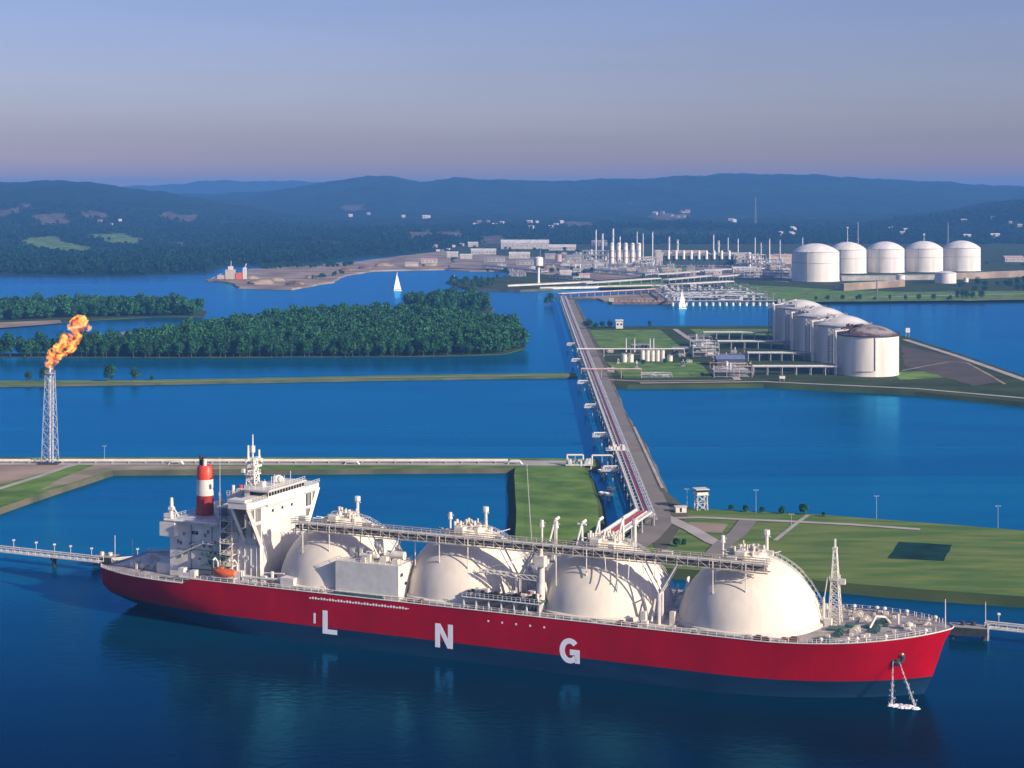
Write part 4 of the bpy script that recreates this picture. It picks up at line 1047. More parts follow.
for k in range(34):
    x = random.uniform(-22, 24); y = random.uniform(-10, 9); s = random.uniform(.4, 1.5); h = random.uniform(.8, 4)
    mb.box(x - s, x + s, y - s, y + s, 10.3, 10.4 + h)
mb.build('valve_station', cream, jt)
mb = MB()
for k in range(12):
    x = random.uniform(-22, 22); y = random.uniform(-10, 8); mb.bar((x, y, 11.5), (x + random.uniform(-6, 6), y + 5, 11.5), random.uniform(.3, .7), 8)
mb.build('valve_pipes', pipered, jt)
mb = MB().rail([(-24, 12, 10.4), (26, 12, 10.4)], 1.2, 2, .08).rail([(-24, -12, 10.4), (26, -12, 10.4)], 1.2, 2, .08); mb.build('railing', white, jt)
arms = [((555, 552), 520, 'white loading arm standing left of the others on the jetty platform'), ((582, 551), 523, 'short white loading arm with a wide head in the middle of the jetty'), ((599, 551), 520, 'tall white loading arm where the slanting pipe rack meets the jetty'), ((623, 551), 518, 'tallest white loading arm, rightmost on the jetty')]
for i, ((px, py), ty, lab) in enumerate(arms):
    b = P(px, py, 10.4); h = (HC - (ty - HOR) * b.y / FPX) - 10.4
    t = thing('loading_arm', lab, 'loading arm', b, R(-23.9), 'loading arms on the jetty')
    MB().bar((0, 0, -.2), (0, 0, h), .55, 10, .4).box(-.9, .9, -.9, .9, -.1, 1.0).build('riser', white, t, smooth=40)
    MB().bar((0, 0, h), (-1.0, -2.5, h - 7), .35, 7).bar((0, 0, h), (.6, 2.0, h + .6), .55, 6).build('arm', white, t)
    if i == 1: MB().bar((-1.6, 0, h - .4), (1.6, 0, h - .4), .4, 6).build('head', white, t)
# expansion-loop platforms beside the trestle
for i, (py, lab) in enumerate([(470, 'small white platform beside the trestle, nearest to the ship'), (436, 'small white platform beside the trestle just beyond the causeway pipe loops'), (407, 'white railed platform beside the trestle between the causeway and the grass strip'), (383, 'white railed platform beside the trestle just in front of the grass strip'), (361, 'small white platform beside the trestle just beyond the grass strip'), (345, 'small white platform beside the trestle, the farthest one')]):
    Y = FPX * (HC - 5) / (py - HOR); s = 1.0
    t = thing('pipe_platform', lab, 'platform', (RX(Y) - 8.5, Y, 0), 0, 'small platforms along the trestle')
    MB().box(0, 8.4, -2.5, 2.5, 4.7, 5.2).build('platform_slab', ltsteel, t)
    MB().bar((1, 0, -4), (1, 0, 4.8), .4, 7).bar((5, 0, -4), (5, 0, 4.8), .4, 7).bar((1, 0, 1), (5, 0, 4.4), .18, 5).build('pile', steel, t)
    MB().rail([(.1, -2.4, 5.2), (8, -2.4, 5.2)], 1.2, 1.6, .1).rail([(.1, 2.4, 5.2), (.1, -2.4, 5.2)], 1.2, 1.6, .1).bar((1, 1, 6.6), (8.4, 1, 6.6), .35, 6).bar((1, 1, 5), (1, 1, 6.6), .35, 6).build('railing', white, t)
for i, (px, py, lab) in enumerate([(613.5, 474, 'round white mooring drum in the dark inlet, far upper one'), (609.5, 477, 'small round white mooring drum left of the far upper one in the inlet'), (619.5, 495, 'round white mooring drum in the inlet close under the trestle'), (616.5, 501, 'round white mooring drum in the dark inlet, right one of the near pair'), (610.5, 500, 'round white mooring drum in the dark inlet, left one of the near pair')]):
    t = thing('mooring_drum', lab, 'mooring dolphin', P(px - 8, py, 0), 0, 'white mooring drums in the inlet'); 
    MB().bar((0, 0, -5), (0, 0, 2.4), .7, 10).build('pile', steel, t)
    MB().lathe([(1.7, 2.3), (1.8, 3.4), (1.2, 3.5), (1.1, 3.2), (0, 3.2)], n=18).build('drum', white, t, smooth=40)
# ---------------------------------------------------------------- left causeway pipeline
Ypl = 818.0
cp = thing('causeway_pipeline', 'long white pipeline running along the far edge of the left causeway', 'pipeline', (0, Ypl, 0))
for k, (dy, z, r, mm) in enumerate(((0, 3.6, .45, white), (1.6, 3.4, .35, ltsteel), (-1.6, 3.3, .3, white))): MB().bar((-330, dy, z), (-2, dy, z), r, 8).build('pipe', mm, cp)
f0 = None
for x in np.arange(-328, -2, 8.0):
    if f0 is None: f0 = MB().box(-.3, .3, -2.2, 2.2, 2.0, 3.0).build('pipe_sleeper', conc, cp); f0.location = (x, 0, 0)
    else: c = f0.copy(); sc.collection.objects.link(c); c.parent = cp; c.location = (x, 0, 0)
for px, lab in ((176, 'low white arched pipe bridge on the causeway, left of the ship mast'), (352, 'low white arched pipe bridge on the causeway behind the first dome'), (515, 'low white arched pipe bridge on the causeway above the grass field corner')):
    X = (px - 512) * (Ypl - 5) / FPX
    t = thing('pipe_bridge', lab, 'pipe bridge', (X, Ypl - 5.5, 2.2), 0, 'low pipe bridges on the causeway')
    MB().tube([(-3.6, 0, 0), (-2.2, 0, 1.6), (2.2, 0, 1.6), (3.6, 0, 0)], .26, 8).tube([(-3.6, 1.2, 0), (-2.2, 1.2, 1.9), (2.2, 1.2, 1.9), (3.6, 1.2, 0)], .26, 8).build('pipe', white, t)
    MB().box(-2.2, 2.2, -.5, 1.7, 1.1, 1.4).bar((-2, .5, -.4), (-2, .5, 1.6), .2, 5).bar((2, .5, -.4), (2, .5, 1.6), .2, 5).build('stand', steel, t)
def px_at(px, Y): return (px - 512) * Y / FPX
for (xa, xb, yb, zt, lab) in ((567, 583, 463, 7.2, 'white square pipe loop on the causeway, left of the valve station'), (592, 612, 463, 7.0, 'white square pipe loop joining the causeway pipes to the trestle')):
    Y = Ypl - 8; X0 = px_at(xa, Y); X1 = px_at(xb, Y)
    t = thing('pipe_loop', lab, 'pipe loop', (X0, Y, 0), 0, 'square pipe loops at the causeway end')
    MB().tube([(0, 0, 1.8), (0, 0, zt), (X1 - X0, 0, zt), (X1 - X0, 0, 1.0)], .42, 8).build('pipe', white, t)
    MB().bar(((X1 - X0) / 2, 0, -3), ((X1 - X0) / 2, 0, zt), .2, 6).build('stand', steel, t)
vs_ = thing('valve_station', 'pale valve station on piles between the two square pipe loops', 'valve station', (px_at(578, Ypl - 8), Ypl - 9, 0))
MB().box(-6, 7, -2.5, 2, 2.6, 3.2).build('platform_slab', ltsteel, vs_)
MB().bar((1.2, -2.4, -5), (1.2, -2.4, 5.6), .35, 7).bar((6, -1, -5), (6, -1, 2.8), .35, 7).bar((-5, -1, -5), (-5, -1, 2.8), .35, 7).build('post', white, vs_)
mb = MB()
for k in range(14):
    x = random.uniform(-5.5, 6.5); y = random.uniform(-2, 1.5); s = random.uniform(.3, .8); mb.box(x - s, x + s, y - s, y + s, 3.1, 3.4 + random.uniform(.6, 2.4))
mb.build('valves', ltsteel, vs_)
vs2 = thing('valve_station', 'white valve cluster on the trestle where the causeway pipes join it', 'valve station', (RX(830) - 1.5, 826, 0))
mb = MB().box(-3, 8, -4, 4, 7.4, 7.7).bar((-2, 0, -4), (-2, 0, 7.5), .35, 6).bar((7, 0, -4), (7, 0, 7.5), .35, 6); mb.build('platform_slab', ltsteel, vs2)
mb = MB()
for k in range(16):
    x = random.uniform(-2.5, 7); y = random.uniform(-3.5, 3.5); s = random.uniform(.3, .7); mb.box(x - s, x + s, y - s, y + s, 7.6, 7.9 + random.uniform(.6, 2.6))
mb.build('valves', white, vs2)
# ---------------------------------------------------------------- flare tower
fb = P(50, 463.5, 2.3)
fl = thing('flare_tower', 'tall slim grey lattice flare tower standing on the sandy pad', 'flare tower', fb)
FTH = 43.5
MB().lattice((0, 0, -.3), 6.0, 3.3, FTH, 8, .18, .10, legs=4, rot=R(30)).build('lattice', mat('tower_steel', (.36, .40, .47), .5, .1), fl)
MB().bar((0, 0, 0), (0, 0, FTH + 3.2), .4, 10).build('riser', ltsteel, fl)
MB().bar((1.3, .8, 0), (1.3, .8, FTH - 2), .2, 6).build('pilot_pipe', white, fl)
MB().lathe([(2.6, FTH - .3), (2.6, FTH)], n=12).rail([(2.5 * math.cos(k * .785), 2.5 * math.sin(k * .785), FTH) for k in range(9)], 1.1, 1.5, .06).build('top_platform', steel, fl)
MB().box(-4.5, 4.5, -4, 4, -.5, .9).build('base_block', dark, fl)
def flame_material():
    m = bpy.data.materials.new('flame'); m.use_nodes = True; N_ = m.node_tree.nodes; L = m.node_tree.links
    for n in list(N_):
        if n.type != 'OUTPUT_MATERIAL': N_.remove(n)
    tc = N_.new('ShaderNodeTexCoord'); nz = N_.new('ShaderNodeTexNoise'); nz.inputs['Scale'].default_value = .28; nz.inputs['Detail'].default_value = 5; nz.inputs['Distortion'].default_value = 1.2
    L.new(tc.outputs['Object'], nz.inputs[0])
    cr = N_.new('ShaderNodeValToRGB'); e = cr.color_ramp.elements
    e[0].position = .38; e[0].color = (.9, .10, .03, 1); e[1].position = .66; e[1].color = (1, .80, .22, 1)
    x = e.new(.50); x.color = (1, .36, .05, 1); x = e.new(.57); x.color = (1, .58, .10, 1)
    L.new(nz.outputs[0], cr.inputs[0])
    ds = N_.new('ShaderNodeMapRange'); ds.inputs['From Min'].default_value = .42; ds.inputs['From Max'].default_value = .60; ds.inputs['To Min'].default_value = .01; ds.inputs['To Max'].default_value = .55; L.new(nz.outputs[0], ds.inputs[0])
    em = N_.new('ShaderNodeEmission'); L.new(cr.outputs[0], em.inputs[0]); L.new(ds.outputs[0], em.inputs['Strength'])
    ab = N_.new('ShaderNodeVolumeAbsorption'); ab.inputs['Color'].default_value = (.9, .1, .0, 1); ab.inputs['Density'].default_value = .34
    ad = N_.new('ShaderNodeAddShader'); L.new(em.outputs[0], ad.inputs[0]); L.new(ab.outputs[0], ad.inputs[1]); L.new(ad.outputs[0], [n for n in N_ if n.type == 'OUTPUT_MATERIAL'][0].inputs['Volume'])
    try: m.cycles.volume_step_rate = .25
    except Exception: pass
    return m
path = [(50.5, 367, 1.2), (52, 363, 2.0), (53, 358.5, 2.4), (56, 354.5, 2.9), (59, 350.5, 3.0), (62, 346, 3.2), (66, 342.5, 3.5), (69.5, 340.5, 3.1), (74.5, 340, 2.5), (77, 336, 2.0), (78.5, 331, 2.0), (75.5, 327, 2.6), (79, 323, 3.1), (83, 321.5, 2.3), (84, 327, 2.0), (88, 329.5, 1.3), (90, 328, .9)]
fm_ = MB(); r5 = random.Random(5)
for i, (px, py, rad) in enumerate(path):
    Yc = fb.y + math.sin(i * .9) * 1.5; c = Vector((px_at(px, Yc), Yc, HC - (py - HOR) * Yc / FPX)) - fb
    for j in range(3):
        cc = c + Vector((r5.uniform(-.5, .5), r5.uniform(-.5, .5), r5.uniform(-.5, .5))) * rad; rr = rad * r5.uniform(.7, 1.1)
        bm = bmesh.new(); bmesh.ops.create_icosphere(bm, subdivisions=3, radius=rr)
        for v in bm.verts:
            d = v.co.normalized(); v.co = cc + v.co * (1 + .42 * mnoise.noise((cc + d * 1.6) * .9) + .2 * mnoise.noise((cc + d * 1.6) * 2.3)) 
        vv = [v.co.copy() for v in bm.verts]; ff = [tuple(v.index for v in f.verts) for f in bm.faces]; bm.free(); fm_.add(vv, ff)
fo = fm_.build('flame', flame_material(), fl, smooth=80); fo['label'] = 'bright orange and yellow flame blown to the right'
# ---------------------------------------------------------------- watch tower, hut, poles
wb = P(701, 509.5, 2.4)
wt = thing('watch_tower', 'white cabin raised on four lattice legs at the water edge right of the causeway', 'watch tower', wb, R(12))
MB().lattice((0, 0, -.5), 4.4, 4.0, 6.8, 2, .2, .1, legs=4).build('leg_frame', white, wt)
MB().box(-2.6, 2.6, -2.6, 2.6, 6.2, 6.5).box(-2.3, 2.3, -2.3, 2.3, 6.5, 7.4).build('cabin', white, wt)
MB().box(-2.2, 2.2, -2.2, 2.2, 7.4, 8.5).build('window', glass_d, wt)
MB().box(-2.8, 2.8, -2.8, 2.8, 8.4, 8.65).build('roof', white, wt)
hb = P(680.5, 511.5, 2.8)
hu = thing('gate_hut', 'small low white hut beside the road junction near the watch tower', 'hut', hb, R(5))
MB().box(-2.2, 2.2, -1.4, 1.4, -.3, 2.0).build('wall', white, hu); MB().box(-2.5, 2.5, -1.7, 1.7, 2.0, 2.25).build('roof', roofw, hu); MB().box(-.5, .3, -1.43, -1.38, 0, 1.7).build('door', glass_d, hu)
def pole(px, py, ty, lab, heads=2):
    b = P(px, py, 2.4); h = HC - (ty - HOR) * b.y / FPX - 2.4
    t = thing('lamp_post', lab, 'lamp post', b, 0, 'lamp posts and light masts')
    MB().bar((0, 0, -.4), (0, 0, h), .085, 6, .05).build('post', ltsteel, t)
    MB().bar((-.8, 0, h), (.8, 0, h), .06, 5).box(-1.0, -.6, -.15, .15, h - .08, h + .08).box(.6, 1.0, -.15, .15, h - .08, h + .08).build('lamp_head', white, t)
pole(876.5, 519, 496, 'tall thin light mast at the water edge above the dark pond'); pole(791.5, 526, 514, 'short lamp post by the branch road crossing'); pole(756, 513, 490, 'tall thin light mast right of the watch tower'); pole(998, 527, 506, 'thin light mast on the shore near the right photo edge'); pole(687, 506, 489, 'thin light mast just left of the watch tower')
pole(104.5, 458.5, 446, 'thin lamp post on the causeway right of the flare tower'); pole(20, 545, 535, 'thin pole above the left mooring walkway') if False else None
BUSH = [np_mesh('bush', *crown_mesh(160, 1.5, 2.8, 200 + s, .5)[:2], [leafA, leafB]) for s in range(3)]
for px, py, s, lab in ((731, 511, .9, 'small dark bush on the shore left of the tall light mast'), (746, 512.5, 1.0, 'dark bush on the shore between the two light masts'), (762, 513, .9, 'dark bush on the shore just right of a light mast'), (782, 514, 1.1, 'dark bush left of the sandy track at the shore'), (804, 515, 1.5, 'largest dark bush beside the sandy track at the shore'), (824, 517, .7, 'tiny dark bush right of the sandy track'), (677, 547, 1.1, 'dark clump of shrubs on the triangle of grass behind the catwalk'), (684, 545, .8, 'smaller shrub beside the dark clump on the grass triangle')):
    o = mesh_obj('bush', BUSH[random.randrange(3)], None, P(px, py, 2.3)); o.scale = (s, s, s); tag(o, lab, 'bush', 'bushes on the grass land')
# posts along the field edge, fence
mb = thing('field_fence', 'low pale post fence along the left side of the grass field', 'fence', P(528, 467, 2.3))
fpost = None
for k in range(26):
    q = P(lerp(527, 532, k / 25), lerp(467, 548, (k / 25) ** .9), 2.3) - P(528, 467, 2.3)
    if fpost is None: fpost = MB().bar((0, 0, -.3), (0, 0, 1.4), .16, 5).build('fence_post', ltsteel, mb); fpost.location = q
    else: c = fpost.copy(); sc.collection.objects.link(c); c.parent = mb; c.location = q
a = P(527, 467, 2.3) - P(528, 467, 2.3); b = P(532, 548, 2.3) - P(528, 467, 2.3)
MB().bar(a + Vector((0, 0, .9)), b + Vector((0, 0, .9)), .02, 4).build('fence_wire', steel, mb)
# ---------------------------------------------------------------- mooring walkways and dolphins
def walkway(lab, p, q, w, piles, lamps):
    o0 = Vector((p.x, p.y, 0)); t = thing('mooring_walkway', lab, 'walkway', o0, 0, 'mooring walkways')
    d = (q - p); d.z = 0; L_ = d.length; u = d.normalized(); nn = Vector((-u.y, u.x, 0)); z = p.z
    f = MB()
    for s in (-w / 2, w / 2):
        for zz in (0, 1.5): f.bar(nn * s + Vector((0, 0, z + zz - .5)), nn * s + u * L_ + Vector((0, 0, z + zz - .5)), .22, 5)
    n = int(L_ / 3)
    for k in range(n + 1):
        for s in (-w / 2, w / 2):
            c = u * (L_ * k / n) + nn * s; f.bar(c + Vector((0, 0, z - .5)), c + Vector((0, 0, z + 1)), .1, 4)
            if k < n: f.bar(c + Vector((0, 0, z - .5)), c + u * (L_ / n) + Vector((0, 0, z + 1)), .08, 4)
    f.build('truss', white, t)
    m = MB(); c0 = -nn * w / 2; c1 = nn * w / 2
    m.add([c0 + Vector((0, 0, z - .4)), c1 + Vector((0, 0, z - .4)), c1 + u * L_ + Vector((0, 0, z - .4)), c0 + u * L_ + Vector((0, 0, z - .4))], [(0, 1, 2, 3)]); 
    m.add([v + Vector((0, 0, -.25)) for v in [c0 + Vector((0, 0, z - .4)), c1 + Vector((0, 0, z - .4)), c1 + u * L_ + Vector((0, 0, z - .4)), c0 + u * L_ + Vector((0, 0, z - .4))]], [(3, 2, 1, 0)])
    m.build('deck_plate', ltsteel, t)
    for f_ in piles: MB().bar(u * L_ * f_ + Vector((0, 0, -6)), u * L_ * f_ + Vector((0, 0, z - .6)), .75, 8).bar(u * L_ * f_ - nn * w * .6 + Vector((0, 0, z - 1)), u * L_ * f_ + nn * w * .6 + Vector((0, 0, z - 1)), .6, 6).build('pile', dark, t)
    for f_ in lamps:
        c = u * L_ * f_ + nn * w / 2 + Vector((0, 0, z)); MB().bar(c, c + Vector((0, 0, 3.4)), .09, 5).box(c.x - .4, c.x + .4, c.y - .4, c.y + .4, z + 3.3, z + 3.8).build('lamp', white, t)
    return t
walkway('long white mooring walkway on the left reaching to the photo edge', P(-120, 536.5, 4), P(101, 560.5, 4), 2.6, (.35, .80), (.61, .71, .79, .86, .95))
walkway('short white mooring walkway passing behind the ship stern', P(112, 562, 4), P(215, 553.5, 4), 2.4, (.5, .96), (.25, .62))
walkway('white mooring walkway on the right beyond the ship bow', P(985, 625.5, 4), P(1120, 640, 4), 2.4, (.45, .9), (.10, .36, .7))
for (px, py, sx, sy, lab, mast) in ((106, 566, 8, 6, 'dark mooring dolphin at the left walkway end by the ship stern', 1), (968, 638, 11, 5.5, 'dark grey mooring dolphin just right of the ship bow', 1)):
    b = P(px, py, 0); t = thing('mooring_dolphin', lab, 'mooring dolphin', b, R(-15), 'mooring dolphins')
    MB().box(-sx / 2, sx / 2, -sy / 2, sy / 2, 1.2, 3.6).build('cap', dark, t)
    MB().box(-sx / 2 + .2, sx / 2 - .2, -sy / 2 + .2, sy / 2 - .2, 3.6, 3.75).build('top_slab', conc, t)
    for x in (-sx / 2 + 1, sx / 2 - 1):
        for y in (-sy / 2 + 1, sy / 2 - 1): MB().bar((x, y, -6), (x, y, 1.3), .6, 8).build('pile', dark, t)
    MB().bar((-1.5, 0, 3.7), (-1.5, 0, 5), .7, 8).build('bollard', dark if px > 500 else cream, t); MB().bar((1.5, .5, 3.7), (1.5, .5, 4.8), .8, 8).build('bollard', dark if px > 500 else cream, t)
    MB().bar((sx / 2 - .5, 0, 3.7), (sx / 2 - .5, 0, 11), .12, 5).build('post', white, t)
    if px > 500: MB().box(sx / 2 - .1, sx / 2 + .5, -2, 2, 0, 4.2).build('fender', ltsteel, t)
# ---------------------------------------------------------------- near storage tanks
def near_tank(X, Y, lab, last):
    t = thing('storage_tank', lab, 'storage tank', (X, Y, 2.5), 0, 'row of four cream storage tanks by the water')
    Rr, Hh = 22.0, 28.5
    MB().lathe([(Rr + .25, -.6), (Rr + .25, .5), (Rr, .5), (Rr, Hh)], n=64).build('shell', concw, t, smooth=40)
    sg = 75.0; dm = []
    for k in range(9):
        r = (Rr - 2.2) * (1 - k / 8); dm.append((r, Hh + 1.2 + math.sqrt(max(0, 38 ** 2 - r * r)) - math.sqrt(38 ** 2 - (Rr - 2.2) ** 2)))
    MB().lathe([(Rr - .1, Hh), (Rr - 2.2, Hh + 1.2)] + dm, n=64, cap=False).build('roof', roofw if not last else mat('maroon_roof', (.13, .085, .085), .75, var=.5, scale=.12, col2=(.30, .26, .25), lo=.45, hi=.55), t, smooth=40)
    MB().lathe([(Rr + .9, Hh - .5), (Rr + .9, Hh + .3), (Rr - .3, Hh + .3)], n=64, cap=False).build('roof_rim', mat('maroon_dark', (.055, .03, .032), .7) if last else steel, t)
    m = MB(); pts = [((Rr + .8) * math.cos(k * math.pi / 24), (Rr + .8) * math.sin(k * math.pi / 24), Hh + .3) for k in range(49)]
    m.rail(pts, 1.3, 2.6, .09); m.build('roof_railing', MATS['maroon_dark'] if last else steel, t)
    m = MB()
    for k in range(18):
        a = random.uniform(1.7, 4.4); r = random.uniform(6, 19); x = r * math.cos(a); y = r * math.sin(a); s = random.uniform(.4, 1.3); z = Hh + 1
        m.box(x - s, x + s, y - s, y + s, z, z + random.uniform(3, 6.5))
    for k in range(5):
        a = 2.4 + k * .35; m.bar((19 * math.cos(a), 19 * math.sin(a), Hh + 3.5), (4 * math.cos(a), 4 * math.sin(a), Hh + 7), .35, 6)
    m.build('roof_pipes', MATS['maroon_dark'] if last else steel, t)
    m = MB().bar((-Rr - 2.2, -6, -.5), (-Rr - 2.2, -6, Hh + 3), .9, 8).bar((-Rr - 2.2, -9, -.5), (-Rr - 2.2, -9, Hh + 2), .45, 8).bar((-Rr - 2.2, -6, Hh + 2.4), (-Rr + 8, -5, Hh + 3.4), .6, 8)
    for z in np.arange(3, Hh, 5): m.bar((-Rr - 3, -6, z), (-Rr + 1.5, -5.5, z), .2, 5)
    m.build('riser_pipe', white, t)
    m = MB().lattice((-Rr - 4.2, 2, -.5), 3.0, 3.0, Hh + 4, 8, .2, .12); m.build('stair_tower', steel, t)
    if last:
        m = MB(); a = R(-88); x = (Rr + .35) * math.cos(a); y = (Rr + .35) * math.sin(a); m.bar((x, y, 4.5), (x, y, Hh), .35, 6).tube([((Rr + .35) * math.cos(R(-88 - k * 5)), (Rr + .35) * math.sin(R(-88 - k * 5)), 4.5 - (k > 0) * .8) for k in range(9)], .25, 6); m.build('drain_pipe', steel, t)
        m = MB()
        for k in range(26):
            a0 = R(-150 - k * 3.4)
            m.bar(((Rr + .2) * math.cos(a0), (Rr + .2) * math.sin(a0), k * 1.1), ((Rr + 1.3) * math.cos(a0), (Rr + 1.3) * math.sin(a0), k * 1.1), .12, 4)
        m.build('spiral_stair', steel, t)
for k, (Y, lab) in enumerate([(1218, 'nearest cream storage tank with a reddish railed roof, fully in view'), (1312, 'second storage tank from the front, half hidden behind the nearest one'), (1408, 'third storage tank from the front with a pale domed roof'), (1502, 'farthest storage tank of the near row, with a tall white riser pipe')]):
    near_tank(254.7, Y, lab, k == 0)
for px, py, ty, lab in ((907.5, 337, 328, 'small white beacon on posts at the dike corner behind the nearest tank'), (782, 381, 376, 'tiny white marker post on the dike below the tanks')):
    b = P(px, py, 2.6); h = HC - (ty - HOR) * b.y / FPX - 2.6; t = thing('beacon', lab, 'beacon', b)
    MB().bar((-1.4, 0, -.5), (-1.4, 0, h * .55), .2, 5).bar((1.4, 0, -.5), (1.4, 0, h * .55), .2, 5).build('leg', ltsteel, t); MB().box(-1.9, 1.9, -1.5, 1.5, h * .5, h).build('cabin', white, t)
# pipe racks running to the near tanks
for k, (x0, py, x1, lab) in enumerate([(703, 332.5, 779, 'farthest of the four grey pipe racks running to the near tanks'), (717, 341.5, 797, 'second farthest grey pipe rack running to the near tanks'), (747, 353, 814, 'second nearest grey pipe rack running to the near tanks'), (752, 366.5, 838, 'nearest grey pipe rack running to the front tank')]):
    Y = FPX * (HC - 8) / (py - HOR); a = px_at(x0, Y); b = px_at(x1, Y)
    pipe_rack('pipe_rack', lab, 'pipe rack', (a, Y), (b, Y), 7, 8.0, 7, [(.5, .5, .7, ltsteel), (2, .5, .6, white), (3.6, .4, .5, ltsteel), (5, .4, .7, ltsteel), (6.5, .4, .4, steel)], 'pipe racks to the near tanks', pr=.35)
# elevated pipe crossings from the trestle
for (x0, x1, py, mm, lab) in ((577, 684, 349, white, 'long white elevated pipe crossing from the trestle to the tank area, farther one'), (581, 641, 369, mat('pale_pink', (.56, .36, .34), .6, var=.2, scale=.2), 'shorter pinkish elevated pipe gantry crossing the causeway road, nearer one')):
    Y = FPX * (HC - 8.5) / (py - HOR); a = px_at(x0, Y); b = px_at(x1, Y)
    pipe_rack('pipe_gantry', lab, 'pipe gantry', (a, Y), (b, Y), 3, 8.4, 5 if x1 > 660 else 4, [(.4, .4, .45, mm), (1.5, .4, .35, ltsteel), (2.6, .4, .4, mm)], None, beam=mm if x1 < 660 else ltsteel)
# ---------------------------------------------------------------- equipment beside the near tanks
def vessel_group(px0, px1, py, h, n, lab, name='vertical_tank', catn='tank', m=white, grp=None):
    for k in range(n):
        px = lerp(px0, px1, (k + .5) / n); b = P(px, py, 2.55); r = (px1 - px0) / n * .44 * b.y / FPX
        t = thing(name, lab(k), catn, b, 0, grp)
        MB().lathe([(r, -.3), (r, h), (r * .7, h + r * .3), (0, h + r * .45)], n=20).build('shell', m, t, smooth=40)
        MB().rail([(r * math.cos(j * .785), r * math.sin(j * .785), h) for j in range(9)], 1, 2, .08).build('railing', steel, t)
ordn = ['leftmost', 'second', 'middle', 'fourth', 'rightmost']
vessel_group(640, 665, 361, 8, 5, lambda k: f'white upright tank on the grass, {ordn[k]} of the row of five'.replace('second', 'second from left').replace('fourth', 'second from right'), grp='row of five white upright tanks')
vessel_group(667, 673, 361, 3.8, 1, lambda k: 'small low white tank just right of the row of five')
vessel_group(621, 634, 362, 5.5, 2, lambda k: ['low white tank left of the row of five, left one of a pair', 'low white tank left of the row of five, right one of a pair'][k], grp='pair of low white tanks')
def building(px0, px1, py, h, dep, lab, wall=wallm, roof=roofw, catn='building', zb=2.55, gable=True, rz=0.0, grp=None, name='industrial_building', win=True):
    b = P((px0 + px1) / 2, py, zb); w = (px1 - px0) * b.y / FPX / 2; d = dep / 2
    t = thing(name, lab, catn, (b.x, b.y + d, zb), rz, grp)
    MB().box(-w, w, -d, d, -2.0, h).build('wall', wall, t)
    m = MB()
    if gable: m.add([(-w - .5, -d - .5, h), (w + .5, -d - .5, h), (w + .5, d + .5, h), (-w - .5, d + .5, h), (-w - .5, 0, h + d * .35), (w + .5, 0, h + d * .35)], [(0, 1, 5, 4), (2, 3, 4, 5), (0, 4, 3), (1, 2, 5), (3, 2, 1, 0)])
    else: m.box(-w - .4, w + .4, -d - .4, d + .4, h, h + .5)
    m.build('roof', roof, t)
    if win:
        nw = max(2, int(w * 2 / 7)); 
        for k in range(min(nw, 10)):
            x = -w + 2 * w * (k + .5) / min(nw, 10); MB().box(x - .9, x + .9, -d - .06, -d + .1, h * .45, h * .45 + 1.6).build('window', glass_d, t)
    return t
building(673, 688, 356, 6, 10, 'dark low flat-roofed control building beyond the row of white tanks', mat('dark_wall', (.06, .075, .09), .7), steel, gable=False)
building(632, 650, 351.5, 5, 9, 'dark blue-grey equipment shed with two white chimneys behind it', MATS['dark_wall'], steel, gable=False)
for px, lab in ((626, 'thin white mast left of the white tanks'), (634.5, 'thin white chimney behind the dark equipment shed, left one'), (650, 'white chimney behind the dark equipment shed, right one'), (653.5, 'grey chimney just right of the white chimney behind the shed')):
    b = P(px, 352, 2.55); t = thing('chimney', lab, 'chimney', b, 0, 'slim chimneys near the white tanks'); MB().bar((0, 0, -.3), (0, 0, 11), .7, 8, .5).build('shaft', ltsteel, t, smooth=40); MB().lathe([(.8, 10.6), (.8, 11.4)], n=10).build('cap', steel, t)
def module(px0, px1, py, h, dep, lab, cm=ltsteel, vm=white, levels=3, zb=2.55, seed=0, grp=None, nv=5, name='process_module'):
    r = random.Random(seed); b = P((px0 + px1) / 2, py, zb); w = (px1 - px0) * b.y / FPX / 2; d = dep / 2
    t = thing(name, lab, 'process unit', (b.x, b.y + d, zb), 0, grp)
    m = MB(); nb = max(2, int(w * 2 / 7)); th = max(.22, .2 * b.y / 1300)
    for i in range(nb + 1):
        x = lerp(-w, w, i / nb)
        for y in (-d, d): m.bar((x, y, -1), (x, y, h * r.uniform(.75, 1)), th, 4)
        for l in range(1, levels + 1): m.bar((x, -d, h * l / (levels + .3)), (x, d, h * l / (levels + .3)), th * .8, 4)
    for l in range(1, levels + 1):
        z = h * l / (levels + .3)
        for y in (-d, d): m.bar((-w, y, z), (w, y, z), th, 4)
    m.build('steel_frame', cm, t)
    m = MB()
    for l in range(levels):
        z = h * l / (levels + .3)
        m.box(-w * .95, w * .9, -d * .8, d * .8, z + h * .02, z + h * .035)
    m.build('floor_plate', steel, t)
    for k in range(nv):
        x = r.uniform(-w, w) * .85; y = r.uniform(-d, d) * .7; q = r.uniform(.9, 1.8) * h / 14; hh = h * r.uniform(.4, 1.1)
        if k % 2: MB().lathe([(q, -.5), (q, hh), (0, hh + q * .6)], (x, y, 0), 12).build('vessel', vm, t, smooth=40)
        else: 
            z = h * r.uniform(.15, .6); MB().bar((x - w * .22, y - d * .3, z), (x + w * .22, y - d * .3, z), q * .9, 10).build('drum', vm, t, smooth=40)
    m = MB()
    for k in range(16):
        z = h * r.uniform(.1, .95); y = r.uniform(-d, d); x0 = r.uniform(-1, .3) * w; x1 = x0 + r.uniform(.3, 1) * w; m.bar((x0, y, z), (min(x1, w), y, z), th * r.uniform(.6, 1.3), 5)
        if k % 2: m.bar((x0, y, z), (x0, y, h * r.uniform(.1, 1.1)), th * .9, 5)
    m.build('pipes', vm, t)
    return t
